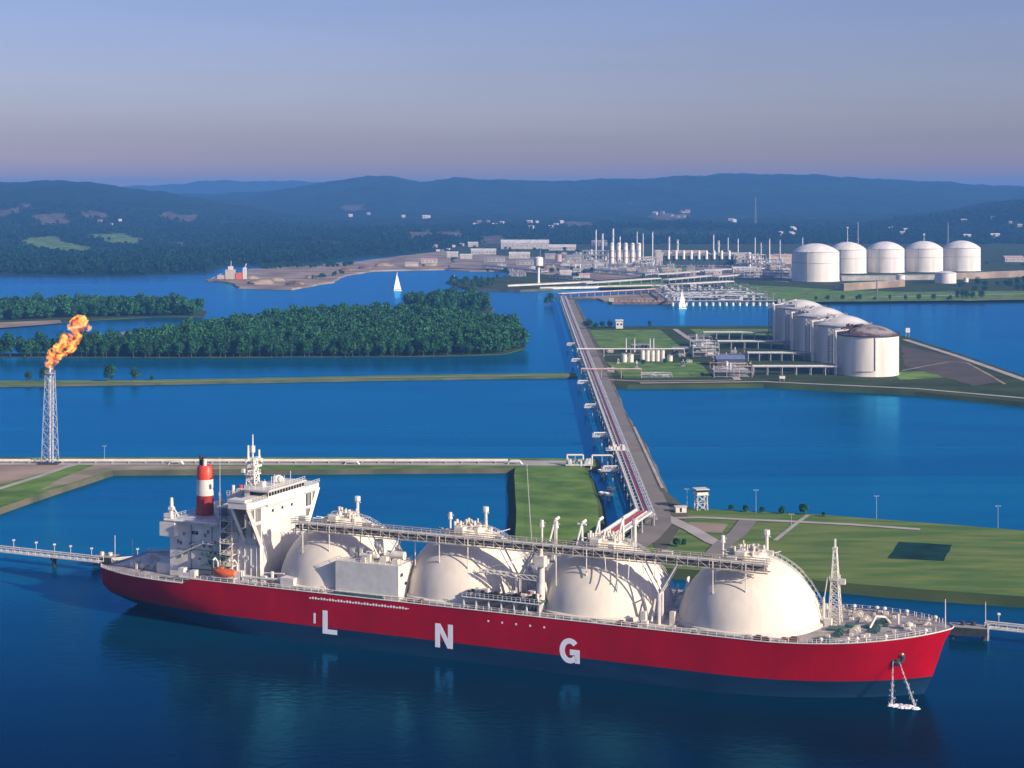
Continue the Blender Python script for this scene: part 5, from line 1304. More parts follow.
module(693, 719, 357, 12, 22, 'lilac grey steel process frame at the left end of the pipe racks', seed=1, nv=7)
module(714, 752, 377.5, 9, 24, 'pinkish red steel pipe frame near the shore below the tank pipe racks', MATS['pale_pink'], ltsteel, 2, seed=2, nv=5)
module(641, 672, 377.5, 3.2, 8, 'row of low grey pumps and valves along the shore below the white tanks', steel, ltsteel, 1, seed=3, nv=6)
module(690, 712, 346, 9, 16, 'small grey process frame beyond the lilac one', steel, ltsteel, 2, seed=4)
building(717, 745, 366, 5, 16, 'low blue-grey canopy roof behind the pinkish pipe frame', MATS['dark_wall'], mat('blue_sheet', (.16, .20, .34), .6), gable=True, win=False)
building(616, 623, 328.5, 7, 8, 'small white house beside the trees at the far corner of the grass plot', white, roofw, name='house', catn='house')
for px, py, s, lab in ((589, 329, 1.0, 'dark tree at the left far corner of the grass plot'), (596, 328.5, .6, 'low dark tree left of the small white house'), (603, 328.5, .65, 'low dark tree between the corner tree and the white house'), (610, 328, .6, 'low dark tree just left of the white house'), (650, 327.5, .5, 'small lone tree on the far edge of the grass plot'), (643, 365, .4, 'small round tree below the left white tanks'), (665, 364, .4, 'small round tree below the right end of the white tanks'), (684, 363, .5, 'small round tree right of the low white tank'), (692, 362.5, .4, 'tiny round tree near the diagonal plot road'), (703, 377, .35, 'tiny shrub near the shore left of the pinkish frame')):
    o = mesh_obj('tree', TREE_ME[random.randrange(8)], None, P(px, py, 2.5)); o.scale = (s, s, s * .8); tag(o, lab, 'tree', 'trees on the tank peninsula')
for px, py, s, lab in ((108.5, 381.5, .85, 'broad dark tree on the thin grass strip, the biggest there'), (135, 380.5, .55, 'small round tree on the thin strip right of the biggest tree'), (28, 381, .5, 'small dark tree on the thin strip left of the flare tower'), (43, 381, .65, 'dark tree on the thin strip just left of the flare'), (152, 380.5, .3, 'tiny shrub on the thin grass strip'), (550, 304, .9, 'dark tree group leader at the far end of the trestle'), (546, 304.5, .6, 'small dark tree left of the tree at the trestle far end')):
    o = mesh_obj('tree', TREE_ME[random.randrange(8)], None, P(px, py, 1.1)); o.scale = (s * 1.3, s * 1.3, s); tag(o, lab, 'tree', 'lone trees by the water')

# ---------------------------------------------------------------- far plant
def far_tank(px, D, Y, hs, ha, lab, mast=None):
    X = px_at(px, Y); Rr = D / 2; t = thing('domed_tank', lab, 'storage tank', (X, Y, 3), 0, 'row of five domed storage tanks at the far plant')
    MB().lathe([(Rr + .8, -1), (Rr + .8, .8), (Rr, .8), (Rr, hs)], n=64).build('shell', tankw, t, smooth=40)
    c = ha - hs; Rd = (Rr * Rr + c * c) / (2 * c); pr = []
    for k in range(11):
        r = Rr * (1 - k / 10); pr.append((r, hs + math.sqrt(Rd * Rd - r * r) - (Rd - c)))
    MB().lathe(pr, n=64, cap=False).build('dome_roof', tankw, t, smooth=40)
    MB().lathe([(Rr + .35, hs - .6), (Rr + .35, hs), (Rr, hs)], n=64, cap=False).lathe([(Rr + .3, hs * .62), (Rr + .3, hs * .62 + .5), (Rr, hs * .62 + .5)], n=64, cap=False).build('ring_beam', conc, t)
    if mast: MB().bar((0, 0, ha - 1), (0, 0, ha + mast), .7, 6, .4).box(-1.5, 1.5, -1.5, 1.5, ha + mast - 2, ha + mast).build('roof_mast', ltsteel, t)
    m = MB().bar((-Rr * .5, -Rr * .9, 0), (-Rr * .5, -Rr * .9, hs + 2), .6, 6); m.build('riser_pipe', conc, t)
far_tank(815.5, 69, 2500, 43, 55, 'nearest and largest domed white tank, leftmost of the far row of five')
far_tank(847.5, 60, 2750, 38, 50, 'second domed tank from the left, partly hidden by the largest one', 24)
far_tank(885.5, 60.5, 2775, 38, 50, 'middle domed tank of the far row of five')
far_tank(924, 61, 2800, 38, 50, 'domed tank with a thin roof mast, second from the right', 12)
far_tank(961.5, 61.5, 2830, 38, 50, 'rightmost domed tank of the far row of five')
def long_wall(px0, py0, px1, py1, h, th, lab, m=roofw, name='bund_wall', cat_='wall', z=3.0):
    a = P(px0, py0, z); b = P(px1, py1, z); d = (b - a); L_ = d.length; t = thing(name, lab, cat_, a, math.atan2(d.y, d.x))
    MB().box(0, L_, 0, th, -1.5, h).build('wall', m, t); MB().box(-.3, L_ + .3, -.4, th + .4, h, h + .6).build('coping', conc, t)
long_wall(844, 291, 905, 286.5, 9, 5, 'long low pale pink bund wall below the largest domed tank', sand)
long_wall(842, 281, 945, 279.5, 7, 6, 'long grey pipe culvert in front of the domed tanks', conc)
long_wall(945, 280, 1060, 275.5, 9, 6, 'long pale wall running to the right from the squat round tank', sand)
long_wall(508, 286.5, 593, 282.5, 2.0, 5, 'long white quay wall at the water left of the plant', roofw, 'quay_wall')
long_wall(540, 288.5, 668, 285.5, 1.5, 4, 'lower pale quay wall just in front of the white one', roofw, 'quay_wall')
def round_tank(px, py, D, h, lab, m=tankw):
    b = P(px, py, 3); t = thing('round_tank', lab, 'tank', b); r = D / 2
    MB().lathe([(r, -1), (r, h), (r * .5, h + r * .12), (0, h + r * .16)], n=32).build('shell', m, t, smooth=40)
    MB().lathe([(r + .3, h - .5), (r + .3, h), (r, h)], n=32, cap=False).build('rim', steel, t)
round_tank(945.5, 283, 30, 15, 'squat round white tank in front of the rightmost domed tanks'); round_tank(900.5, 281, 13, 9, 'small round white tank below the middle domed tank'); round_tank(558.5, 262, 12, 14, 'small pinkish round tank right of the water tower', mat('pink_paint', (.55, .38, .34), .6)); round_tank(966, 282, 7, 6, 'tiny white round tank right of the squat one')
# water tower
b = P(538.5, 283, 3); wt2 = thing('water_tower', 'pale water tower with a wide drum on a slim shaft', 'water tower', b)
MB().lathe([(2.6, -1), (1.7, 3), (1.6, 24)], n=16).build('shaft', tankw, wt2, smooth=40); MB().lathe([(1.6, 22), (6.4, 25), (6.6, 36), (5, 37.2), (0, 37.8)], n=24).build('drum', tankw, wt2, smooth=40); MB().bar((2.5, 0, 37), (2.5, 0, 52), .35, 5).build('mast', steel, wt2)
# exchanger columns
for k, (px, nm) in enumerate([(612, 'leftmost'), (618.8, 'second from left'), (625.7, 'middle'), (632.5, 'second from right'), (639, 'rightmost')]):
    b = P(px, 264, 3); t = thing('exchanger_column', f'tall white column of the far plant, {nm} of the group of five', 'process column', b, 0, 'five tall white exchanger columns')
    MB().lathe([(3.6, -1), (3.6, 36), (2.6, 38), (0, 39)], n=18).build('column', tankw, t, smooth=40); MB().lathe([(2.6, 18), (2.9, 30), (0, 33)], (-6.5, 2, -19), 14).bar((-6.5, 2, 10), (-6.5, 2, 25), 2.6, 10).build('side_vessel', mat('beige_paint', (.55, .45, .36), .6) if k == 0 else MATS['beige_paint'], t, smooth=40)
    m = MB(); 
    for z in (12, 24, 35): m.lathe([(5, z), (5, z + .7), (3.6, z + .7)], n=12, cap=False)
    m.build('platform', steel, t)
# stacks
STK = [(596, 262, 230, 'slim grey stack left of the white columns, farthest left'), (602.5, 262, 234, 'short grey stack between the left stack and the thick one'), (613, 262, 229, 'thick grey stack rising behind the leftmost white column'), (620, 262, 236, 'thin dark stack behind the white columns'), (637, 262, 232, 'grey stack rising behind the rightmost white column'), (643, 262, 234, 'slim stack just right of the white columns'), (652.5, 263, 232, 'tall slim stack standing alone right of the white columns'), (669, 262, 237, 'thick stack at the left end of the beige shed'), (677.5, 262, 240, 'short thick stack rising through the beige shed'), (713.5, 263, 235, 'tall stack at the right end of the cooler bank'), (718.5, 265, 241, 'thick short column beside the tall stack of the cooler bank'), (728, 262, 238, 'thin stack with a bare tip right of the cooler bank'), (738, 262, 239, 'thin stack above the second beige shed'), (755, 265, 238, 'slim stack among the process frames, left'), (761, 266, 243, 'short stack among the process frames, middle'), (769.5, 264, 239, 'slim stack among the process frames, right'), (780, 264, 240, 'thin stack nearest to the largest domed tank'), (802.5, 266, 238, 'thin stack rising behind the largest domed tank')]
for i, (px, py, ty, lab) in enumerate(STK):
    b = P(px, py, 3); h = HC - (ty - HOR) * b.y / FPX - 3; r = 2.1 if 'thick' in lab else 1.2
    t = thing('plant_stack', lab, 'stack', b, 0, 'stacks of the far plant'); MB().lathe([(r * 1.2, -1), (r, h * .3), (r * .9, h)], n=10).build('shaft', ltsteel if i % 3 else tankw, t, smooth=40); MB().lathe([(r * 1.6, h * .8), (r * 1.6, h * .8 + 1.2)], n=10).lathe([(r * 1.2, h - 1), (r * 1.2, h + .8)], n=10).build('ring', steel if 'dark' not in lab else dark, t)
# cooler bank and sheds
b = P(699, 267, 3); cbk = thing('cooler_bank', 'long dark bank of coolers with a row of white vessels on top', 'process unit', b)
MB().box(-62, 66, -8, 8, 4, 20).build('cooler_body', mat('teal_dark', (.02, .05, .06), .7), cbk); m = MB()
for x in np.arange(-60, 66, 9.5): m.bar((x, -7, -1), (x, -7, 5), .6, 5).bar((x, 7, -1), (x, 7, 5), .6, 5)
m.build('leg_row', steel, cbk)
v0 = None
for k in range(9):
    if v0 is None: v0 = MB().lathe([(2.4, 14), (2.4, 27), (1.4, 29), (0, 29.5)], n=12).build('vessel', tankw, cbk, smooth=40); v0.location = (-54, -9, 0)
    else: c = v0.copy(); sc.collection.objects.link(c); c.parent = cbk; c.location = (-54 + 13.2 * k, -9, 0)
MB().bar((-62, -5, 24), (66, -5, 24), 1.0, 8).bar((-62, 0, 22), (66, 0, 22), 1.2, 8).build('header_pipe', ltsteel, cbk)
SITE = [(655, 708, 262, 17, 26, 'long beige plant shed behind the cooler bank', 'b'), (720, 752, 263, 15, 24, 'beige plant shed right of the cooler bank', 'b'), (656, 661, 266, 26, 12, 'small white tall block at the left end of the beige shed', 'w'), (770, 794, 264, 14, 22, 'beige plant shed beside the largest domed tank', 'b'),
        (501, 549, 249, 14, 40, 'longest flat white warehouse roof behind the water tower', 'w'), (549, 576, 250.5, 8, 30, 'low white warehouse right of the longest one', 'w'), (471, 496, 254.5, 8, 24, 'low long white shed above the sandy shore', 'w'), (509, 530, 258.5, 9, 22, 'white shed left of the water tower', 'w'), (447, 458, 257, 8, 16, 'pale shed with a peaked roof at the left of the shore buildings', 'w'), (460, 472, 259, 7, 16, 'low pale shed in front of the peaked one', 'w'), (484, 505, 262, 6, 18, 'low grey shed near the middle of the sandy shore', 'g'), (516, 534, 265, 6, 18, 'long low grey shed left of the water tower base', 'g'), (545, 556, 259, 8, 18, 'grey shed between the water tower and the pink round tank', 'g'), (566, 584, 262, 10, 20, 'grey shed left of the stacks', 'g'), (575, 592, 268, 8, 18, 'wide grey shed below the stacks', 'g'), (560, 572, 275, 5, 14, 'small pale shed right of the water tower base', 'w'), (579, 590, 278, 5, 12, 'small pinkish shed near the quay', 'p'), (733, 757, 273, 7, 16, 'low white shed below the process frames', 'w'), (705, 722, 275, 6, 16, 'low pale shed below the cooler bank', 'w'), (421, 437, 263, 6, 14, 'small pinkish shed on the sand flat', 'p'), (405, 418, 266, 5, 12, 'tiny sand-coloured shed at the left of the flat', 'p'), (468, 478, 247, 9, 18, 'isolated pale hall at the edge of the woods', 'w'), (1005, 1024, 262, 8, 20, 'pinkish hall at the right photo edge', 'p')]
MM = {'b': (MATS['beige_paint'], mat('beige_roof', (.50, .40, .31), .7, var=.2, scale=.05)), 'w': (wallm, roofw), 'g': (conc, mat('grey_roof', (.32, .31, .33), .7, var=.25, scale=.05)), 'p': (wallm, MATS['pink_paint'])}
for (x0, x1, py, h, d, lab, k) in SITE: building(x0, x1, py, h, d, lab, MM[k][0], MM[k][1], zb=3.0, win=(x1 - x0) > 15, name='plant_shed' if k in 'bg' else 'warehouse', catn='shed')
MODS = [(583, 607, 264, 26, 34, 'dense grey process frame below the left stacks', steel, ltsteel), (641, 657, 267, 18, 24, 'grey process frame between the white columns and the cooler bank', ltsteel, tankw), (736, 752, 268, 24, 30, 'white process frame right of the cooler bank', ltsteel, tankw), (752, 766, 269, 26, 30, 'tall process frame with several vessels under the slim stacks', ltsteel, tankw), (766, 782, 271, 20, 30, 'process frame left of the largest domed tank', steel, ltsteel), (744, 762, 277, 14, 24, 'low lilac process frame near the plant front', ltsteel, ltsteel), (763, 789, 279, 14, 22, 'low process frame at the foot of the largest domed tank', steel, tankw), (580, 600, 272, 9, 24, 'low pinkish pipe frame near the quay', steel, ltsteel), (610, 655, 272, 7, 22, 'long low pipe frame below the white columns', steel, MATS['pink_paint']), (592, 607, 246, 14, 26, 'far grey process frame among the stacks', steel, ltsteel)]
for i, (x0, x1, py, h, d, lab, c_, v_) in enumerate(MODS): module(x0, x1, py, h, d, lab, c_, v_, 3, 3.0, 20 + i, None, 7)
RACKS = [(580, 271, 652, 277, 'low pinkish pipe rack sloping right below the grey process frames'), (652, 277.5, 714, 273, 'wide pale pipe rack rising to the right below the cooler bank'), (714, 272.5, 760, 271, 'pale pipe rack below the process frames'), (662, 283, 705, 279, 'short pale pipe rack in the middle of the plant front'), (667, 288, 728, 284.5, 'pale pipe rack just above the sea trestle'), (580, 286.5, 655, 281.5, 'long white pipe rack above the quay walls'), (488, 268, 548, 274, 'pinkish pipe rack left of the water tower'), (545, 264, 640, 269, 'thin pipe rack right of the water tower'), (556, 278, 580, 280, 'short pipe rack right of the water tower base'), (712, 280, 737, 278, 'short white pipe rack above the sea trestle')]
for (x0, y0, x1, y1, lab) in RACKS:
    a = P(x0, y0, 3); b = P(x1, y1, 3); pipe_rack('pipe_rack', lab, 'pipe rack', (a.x, a.y), (b.x, b.y), 12, 7, 8, [(1, .8, 1.0, ltsteel), (4, .8, 1.0, MATS['pink_paint']), (7, .8, .9, steel), (10.5, .8, 1.0, ltsteel)], 'pipe racks of the far plant', zb=1, pr=.5)
a = P(557, 297.5, 2); b = P(672, 291.5, 2)
pipe_rack('pipe_rack', 'long pinkish pipe rack along the bank at the far end of the trestle', 'pipe rack', (a.x, a.y), (b.x, b.y), 11, 6, 16, [(1, .6, .9, MATS['pink_paint']), (3.5, .6, .9, roofw), (6, .6, .8, MATS['pink_paint']), (8.5, .6, .9, roofw), (10.5, .5, .7, rust)], 'pipe racks of the far plant', zb=-1, pr=.4)
# loading pier in the water
a = P(669, 305.5, 0); b = P(776, 305.5, 0)
pr_ = thing('sea_pier', 'broad steel pier on many piles full of pipes in front of the plant', 'pier', (a.x, a.y, 0)); Wd = b.x - a.x; Dp = 330
p0 = MB().bar((0, 0, -3), (0, 0, 5.5), .55, 5).bar((0, 0, 5), (0, 0, 14.5), .3, 4).build('pile', steel, pr_)
for x in np.arange(0, Wd, 7.2):
    for y in (0, 60, 130, 220): 
        if x + y > 0: c = p0.copy(); sc.collection.objects.link(c); c.parent = pr_; c.location = (x, y, 0)
m = MB()
for y in (0, 60, 130, 220):
    m.box(-3, Wd, y - 2.5, y + 2.5, 5, 6)
    for z in (9, 13): m.bar((-3, y, z), (Wd, y, z), .45, 5)
for x in np.arange(0, Wd, 14.4): m.bar((x, 0, 5.5), (x, 225, 5.5), .8, 4).bar((x, 0, 13), (x, 225, 13), .35, 4)
m.build('deck_frame', mat('dark_steel', (.20, .20, .22), .6, var=.4, scale=.2), pr_)
m = MB(); r8 = random.Random(8)
for k in range(60):
    x = r8.uniform(0, Wd - 6); y = r8.choice((0, 60, 130, 220)) + r8.uniform(-3, 3); s = r8.uniform(.8, 2.2); m.box(x - s, x + s, y - s, y + s, 5.8, 6 + r8.uniform(1, 8))
for k in range(22):
    x = r8.uniform(0, Wd * .7); y = r8.choice((0, 60, 130)); z = r8.uniform(7, 13); m.bar((x, y - 3, z), (x + r8.uniform(20, 50), y - 3, z), .6, 6)
for y in (0, 60, 130, 220): m.box(-2, Wd - 1, y - 3, y + 3, 5.9, 6.15)
m.box(0, 4, 0, 220, 5.9, 6.1)
m.build('pier_equipment', ltsteel, pr_)
v0 = None
for k in range(16):
    if v0 is None: v0 = MB().lathe([(1.7, -2), (1.7, 3.5), (0, 4.2)], n=10).build('fender_pile', white, pr_, smooth=40); v0.location = (4, -3, 0)
    else: c = v0.copy(); sc.collection.objects.link(c); c.parent = pr_; c.location = (4 + k * (Wd - 8) / 15, -3, 0)
# barge, boats, dredger
b = P(640, 304, 0); bg_ = thing('barge', 'long low brown barge loaded with spoil lying left of the sea pier', 'barge', b, R(-3))
MB().prism([(-38, 0), (-33, -7), (33, -7), (40, -2), (40, 5), (33, 8), (-33, 8)], -1, 2.8).build('hull', barges, bg_)
m = MB()
for k in range(12):
    x = -28 + k * 5; m.lathe([(4.5, 2.6), (3, 4), (0, 5 + random.uniform(0, 1.6))], (x, .5 + random.uniform(-1, 1), 0), 9)
m.build('spoil_cargo', sand, bg_, smooth=60); MB().box(-37, -31, -4, 4, 2.8, 7).build('cabin', MATS['beige_paint'], bg_)
for px, py, h, lab in ((397, 291, 26, 'tall white sail of a boat on the open water left of centre'), (682, 309, 23, 'white sailing boat in front of the sea pier')):
    b = P(px, py, 0); t = thing('sailing_boat', lab, 'sailing boat', b, R(20), 'white sailing boats'); s = h / 26
    MB().prism([(-5 * s, -1.2 * s), (3 * s, -1.5 * s), (6.5 * s, 0), (3 * s, 1.5 * s), (-5 * s, 1.2 * s)], -.4, 1.3 * s).build('hull', white, t)
    m = MB()
    for (x0, x1, zt, yo) in ((-4.6, .6, 26, 0), (1.0, 5.8, 21, .1)):
        m.add([(x0 * s, -.5 * s, 2 * s), (x1 * s, .15 * s, 2 * s), ((.4 if yo == 0 else .9) * s, 0, zt * s), (x0 * s, -.35 * s, 2 * s), (x1 * s, .3 * s, 2 * s), ((.4 if yo == 0 else .9) * s, .12 * s, zt * s)], [(0, 1, 2), (5, 4, 3), (0, 3, 4, 1), (1, 4, 5, 2), (2, 5, 3, 0)])
    m.build('sail', sailm, t); MB().bar((.7 * s, 0, 1), (.7 * s, 0, 26.8 * s), .16, 5).build('mast', ltsteel, t)
b = P(231, 281, 1.0); dr = thing('dredger', 'orange and white dredging plant moored at the tip of the sandy spit', 'dredger', b)
MB().prism([(-34, -5), (24, -7), (28, 6), (-34, 5)], -2, 3).build('hull', barges, dr); MB().box(-8, 6, -4, 4, 2.8, 17).box(-20, -9, -3, 3, 2.8, 9).build('deckhouse', MATS['beige_paint'], dr); MB().box(-4, 3, -3, 3, 17, 22).box(18, 23, -3, 3, 2.8, 20).build('bridge', white, dr); MB().bar((0, 0, 21), (0, 0, 30), .5, 5).bar((20, 0, 19), (23, 0, 26), .9, 6).bar((-30, 0, 3), (-12, 0, 12), .5, 5).build('gantry', ltsteel, dr)
MB().box(8, 17, -4.1, 4, 2.8, 12).build('hopper', orange_p, dr)
b = P(454, 281, 2); t = thing('beacon', 'small white lighthouse beacon on the green headland', 'beacon', b); MB().lathe([(2, -1), (1.5, 6.5)], n=10).build('tower', white, t, smooth=40); MB().lathe([(1.7, 6.5), (1.7, 7), (.9, 7), (.9, 8.2), (0, 9)], n=10).build('lantern', white, t)
# radio masts and street masts far away
for px, py, ty, lab in ((755.5, 232, 198, 'very thin tall radio mast on the hill behind the plant'), (858, 262, 223, 'tall grey lattice mast behind the second domed tank'), (948, 246, 222, 'lattice mast with a red top on the right behind the tanks'), (877, 294, 278, 'thin lamp mast on the grass before the bund wall')):
    b = P(px, py, 3) if py > 240 else P(px, py, 3); t = thing('radio_mast', lab, 'mast', b, 0, 'thin masts around the plant'); h = HC - (ty - HOR) * b.y / FPX - 3; w = max(.25, b.y / 2600 * .8)
    m = MB().lattice((0, 0, -2), w * 4, w * 1.6, h, 14, w * .32, w * .2, legs=3); m.build('lattice', ltsteel if 'thin' not in lab else steel, t); MB().bar((0, 0, h - 2), (0, 0, h + 2), w * .5, 5).build('mast_top', pipered if 'red' in lab else ltsteel, t)
# trees along the plant shore and headland
lab_row = 'small round dark tree in the row along the plant shore below the domed tanks'
for px in (816, 829, 843, 858, 861, 876, 890, 905, 919, 933, 947, 950, 958, 962, 967, 973, 981):
    s = random.uniform(.36, .55) if px < 955 else random.uniform(.5, .75); o = mesh_obj('tree', TREE_ME[random.randrange(8)], None, P(px + random.uniform(-1, 1), 300.3 if px < 955 else 298.5, 2.7)); o.scale = (s * 1.2, s * 1.2, s); tag(o, lab_row, 'tree', 'trees along the plant shore')
for k in range(30):
    px = random.uniform(450, 494); py = random.uniform(281, 288.5); s = random.uniform(.4, .7); o = mesh_obj('tree', TREE_ME[random.randrange(8)], None, P(px, py, 2.5)); o.scale = (s * 1.2, s * 1.2, s); tag(o, 'low bushy tree on the green headland left of the white quay wall', 'tree', 'trees on the green headland')
for k in range(16):
    px = random.uniform(312, 345); o = mesh_obj('tree', TREE_ME[random.randrange(8)], None, P(px, 279.5 - (px - 312) * .18 + random.uniform(-.6, .6), 1.8)); s = random.uniform(.3, .5); o.scale = (s * 1.4, s * 1.4, s); tag(o, 'low green shrub along the bank of the sandy spit', 'shrub', 'shrubs on the sandy spit')
for k in range(46):
    px = random.uniform(262, 352); py = 268.5 - (px - 262) * .03 + random.uniform(-1, 1); o = mesh_obj('tree', TREE_ME[random.randrange(8)], None, P(px, py, 1.8)); s = random.uniform(.5, .8); o.scale = (s * 1.4, s * 1.4, s * .8); tag(o, 'dark tree in the belt of trees behind the sandy spit', 'tree', 'tree belt behind the sandy spit')
for k in range(70):
    px, py = random.choice([(random.uniform(470, 600), random.uniform(270, 279)), (random.uniform(960, 1030), random.uniform(283, 292)), (random.uniform(800, 1030), random.uniform(262, 268)), (random.uniform(470, 580), random.uniform(247, 257))]); o = mesh_obj('tree', TREE_ME[random.randrange(8)], None, P(px, py, 2.6)); s = random.uniform(.5, .9); o.scale = (s * 1.3, s * 1.3, s * .8); tag(o, 'dark green tree scattered among the sheds and open ground of the far plant', 'tree', 'trees scattered around the far plant')
# ground patches of the plant
sheet('plant_yard', ragged(pp([(448, 268), (500, 269.5), (560, 276), (600, 280), (640, 277), (640, 270), (560, 258), (460, 254)], 3.1), 60, 8), 3.08, mat('yard_ground', (.36, .27, .22), .95, scale=.012, col2=(.16, .12, .10)))
sheet('plant_yard', ragged(pp([(585, 262), (590, 272), (735, 278), (790, 282), (795, 262), (740, 256)], 3.1), 60, 8), 3.10, mat('yard_gravel', (.26, .22, .21), .95, scale=.015, col2=(.13, .12, .12)))
sheet('lawn', pp([(655, 266), (700, 269), (700, 274), (655, 273)], 3.1), 3.16, grass)
sheet('lawn', pp([(726, 284), (790, 287), (842, 290), (905, 292), (1100, 290), (1100, 299), (900, 301), (790, 302), (726, 296)], 3.1), 3.12, grass)
sheet('lawn', pp([(600, 282), (664, 281), (664, 287), (600, 288)], 3.1), 3.14, grass)
strip('shore_road', pp([(840, 297.5), (900, 296.5), (985, 294.5), (1100, 292)], 3.2), 8, 3.22, roadp)
strip('shore_road', pp([(965, 300.5), (1000, 299.5), (1030, 298.5)], 3.2), 8, 3.2, sand)
# far houses on the hills
def terrain_point(px, py):
    j = int(np.argmin(np.abs(QPX - px))); c = np.where(PYY[:, j] <= py)[0]
    i = int(c[0]) if len(c) else NY - 1
    return Vector((px_at(px, YY[i, j]), YY[i, j], HH[i, j]))
def house_mesh(mw, mr, w, d, h):
    m = MB().box(-w, w, -d, d, -3, h, 0); m.add([(-w - .8, -d - .8, h), (w + .8, -d - .8, h), (w + .8, d + .8, h), (-w - .8, d + .8, h), (-w - .8, 0, h + d * .55), (w + .8, 0, h + d * .55)], [(0, 1, 5, 4), (2, 3, 4, 5), (0, 4, 3), (1, 2, 5), (3, 2, 1, 0)], 1)
    return m
dullw = mat('dull_wall', (.36, .34, .33), .85, var=.3, scale=.2)
HM = []
for (mw, mr) in ((wallm, roofw), (dullw, roofr), (dullw, roofg)):
    o = house_mesh(mw, mr, 8, 6, 6).build('house', [mw, mr]); HM.append(o.data); bpy.data.objects.remove(o)
CL = [((473, 505), (222, 228), 9, 'small pale house in the village on the wooded slope left of the plant', 'houses of the left village'), ((528, 562), (223, 229), 12, 'white house in the village on the slope above the long warehouse', 'houses of the village above the warehouse'), ((640, 692), (213, 219), 12, 'reddish pale house in the hill town above the stacks', 'houses of the hill town'), ((765, 803), (230, 238), 14, 'white house in the settlement above the process frames', 'houses of the settlement above the plant'), ((884, 906), (226, 235), 7, 'white house in the cluster behind the middle domed tank', 'houses behind the domed tanks'), ((400, 432), (214, 219), 6, 'tiny white house on the far slope above the sandy flat', 'houses on the far left slope'), ((725, 742), (221, 224), 3, 'bright white house on the ridge behind the cooler bank', 'houses on the ridge'), ((428, 462), (245, 256), 10, 'small pale house near the left shore buildings', 'houses near the shore'), ((1010, 1030), (224, 228), 3, 'white house on the slope at the right edge', 'houses at the right edge'), ((330, 380), (214, 219), 4, 'tiny white house on the hazy slope left of centre', 'houses on the hazy slope'), ((960, 1000), (219, 223), 4, 'tiny pale house on the wooded slope upper right', 'houses on the upper right slope'), ((100, 130), (222, 228), 5, 'tiny pale house in the woods on the left', 'houses in the left woods')]
for (xr, yr, n, lab, grp) in CL:
    for k in range(max(2, int(n * .6))):
        p = terrain_point(random.uniform(*xr), random.uniform(*yr)); o = mesh_obj('house', HM[0 if 'white' in lab or random.random() < .4 else (1 if random.random() < .6 else 2)], None, (p.x, p.y, p.z + 2)); s = random.uniform(.55, 1.0) * max(.8, p.y / 5200); o.scale = (s, s, s); o.rotation_euler = (0, 0, random.uniform(-.6, .6)); tag(o, lab, 'house', grp)
for px, py, s, lab in ((995, 238.5, 1.1, 'long bright white shed alone in the woods upper right'), (967, 238.5, .9, 'pale shed left of the bright one in the woods upper right')):
    p = terrain_point(px, py); o = mesh_obj('house', HM[0], None, (p.x, p.y, p.z + 3)); o.scale = (s * 1.3, s, s); tag(o, lab, 'shed')

SK = []
for k in range(5):
    r = random.Random(40 + k); m = MB().box(-7, 7, -4, 4, -1, .8, 1)
    for j in range(3):
        x = r.uniform(-5, 5); q = r.uniform(.8, 1.7); hh = r.uniform(4, 13)
        if r.random() < .6: m.lathe([(q, .6), (q, hh), (0, hh + q)], (x, r.uniform(-2, 2), 0), 10, mi=0)
        else: m.bar((x - 4, r.uniform(-2, 2), 3), (x + 4, 0, 3), q, 8, mi=0)
    for j in range(6):
        x = r.uniform(-6, 6); m.bar((x, -3, .6), (x, -3, r.uniform(3, 10)), .35, 4, mi=1); z = r.uniform(2, 8); m.bar((-7, -3, z), (7, -3, z), .4, 5, mi=r.choice((0, 1)))
    o = m.build('equipment_skid', [(tankw, ltsteel, MATS['pink_paint'], MATS['beige_paint'], conc)[k], steel]); SK.append(o.data); bpy.data.objects.remove(o)
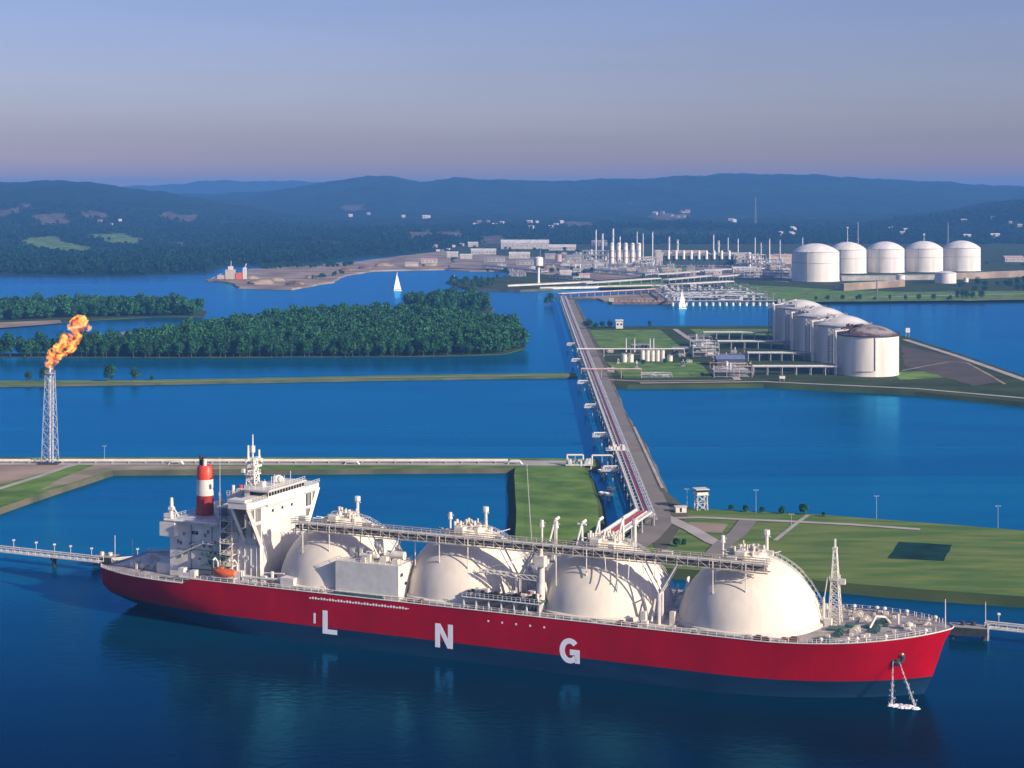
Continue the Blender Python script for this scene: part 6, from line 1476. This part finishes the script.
for k in range(120):
    zone = random.choice([(583, 662, 264, 274), (583, 662, 264, 274), (735, 795, 258, 280), (735, 795, 258, 280), (655, 735, 268, 276), (500, 585, 260, 277), (560, 600, 255, 268)])
    b = P(random.uniform(zone[0], zone[1]), random.uniform(zone[2], zone[3]), 3.1); o = mesh_obj('equipment_skid', SK[k % 5], None, b); o.rotation_euler = (0, 0, random.uniform(-.3, .3)); sc_ = random.uniform(.7, 1.25); o.scale = (sc_, sc_, sc_)
    tag(o, 'small pipe and vessel skid packed among the stacks and sheds of the far plant', 'equipment skid', 'equipment skids of the far plant')

for k in range(22):
    b = P(random.uniform(606, 690), random.uniform(351, 378), 2.6); b.z = 2.6
    if 638 < (b.x / b.y * FPX + 512) < 674 and b.y > 1180: b = P(random.uniform(700, 760), random.uniform(349, 376), 2.6)
    o = mesh_obj('equipment_skid', SK[k % 5], None, b); q = random.uniform(.25, .45); o.scale = (q, q, q); o.rotation_euler = (0, 0, random.choice((0, 1.57)))
    tag(o, 'small pump skid or pipe stand on the grass near the white tanks and pipe racks', 'equipment skid', 'small skids near the white tanks')
for k, (px, py, q, lab) in enumerate([(262, 284, 1.3, 'large brown spoil heap at the front of the sandy spit'), (276, 281, .9, 'small spoil heap behind the large one on the spit'), (296, 285, 1.1, 'broad spoil heap near the spit edge in the middle'), (312, 278, .8, 'low spoil heap near the green shrubs of the spit'), (251, 279, .9, 'spoil heap near the dredging plant end of the spit'), (346, 271, .9, 'spoil heap at the narrow neck of the spit'), (384, 266, 1.1, 'reddish spoil heap on the left part of the sand flat'), (430, 266, .9, 'low spoil heap before the shore sheds'), (365, 268.5, .8, 'small heap between the neck and the sand flat')]):
    b = P(px, py, 1.9); m = MB(); r = random.Random(k)
    bm = bmesh.new(); bmesh.ops.create_icosphere(bm, subdivisions=3, radius=1)
    for v in bm.verts:
        n_ = 1 + .35 * mnoise.noise(v.co * 1.7 + Vector((k * 3.1, 0, 0))); v.co = Vector((v.co.x * 15 * n_, v.co.y * 9 * n_, max(v.co.z, -.1) * 5.5 * n_)) * q
    m.add([v.co.copy() for v in bm.verts], [tuple(v.index for v in f.verts) for f in bm.faces]); bm.free()
    o = m.build('spoil_heap', (sand, MATS['bare_earth'], barges)[k % 3], None, b, smooth=60); tag(o, lab, 'spoil heap', 'spoil heaps on the sand')
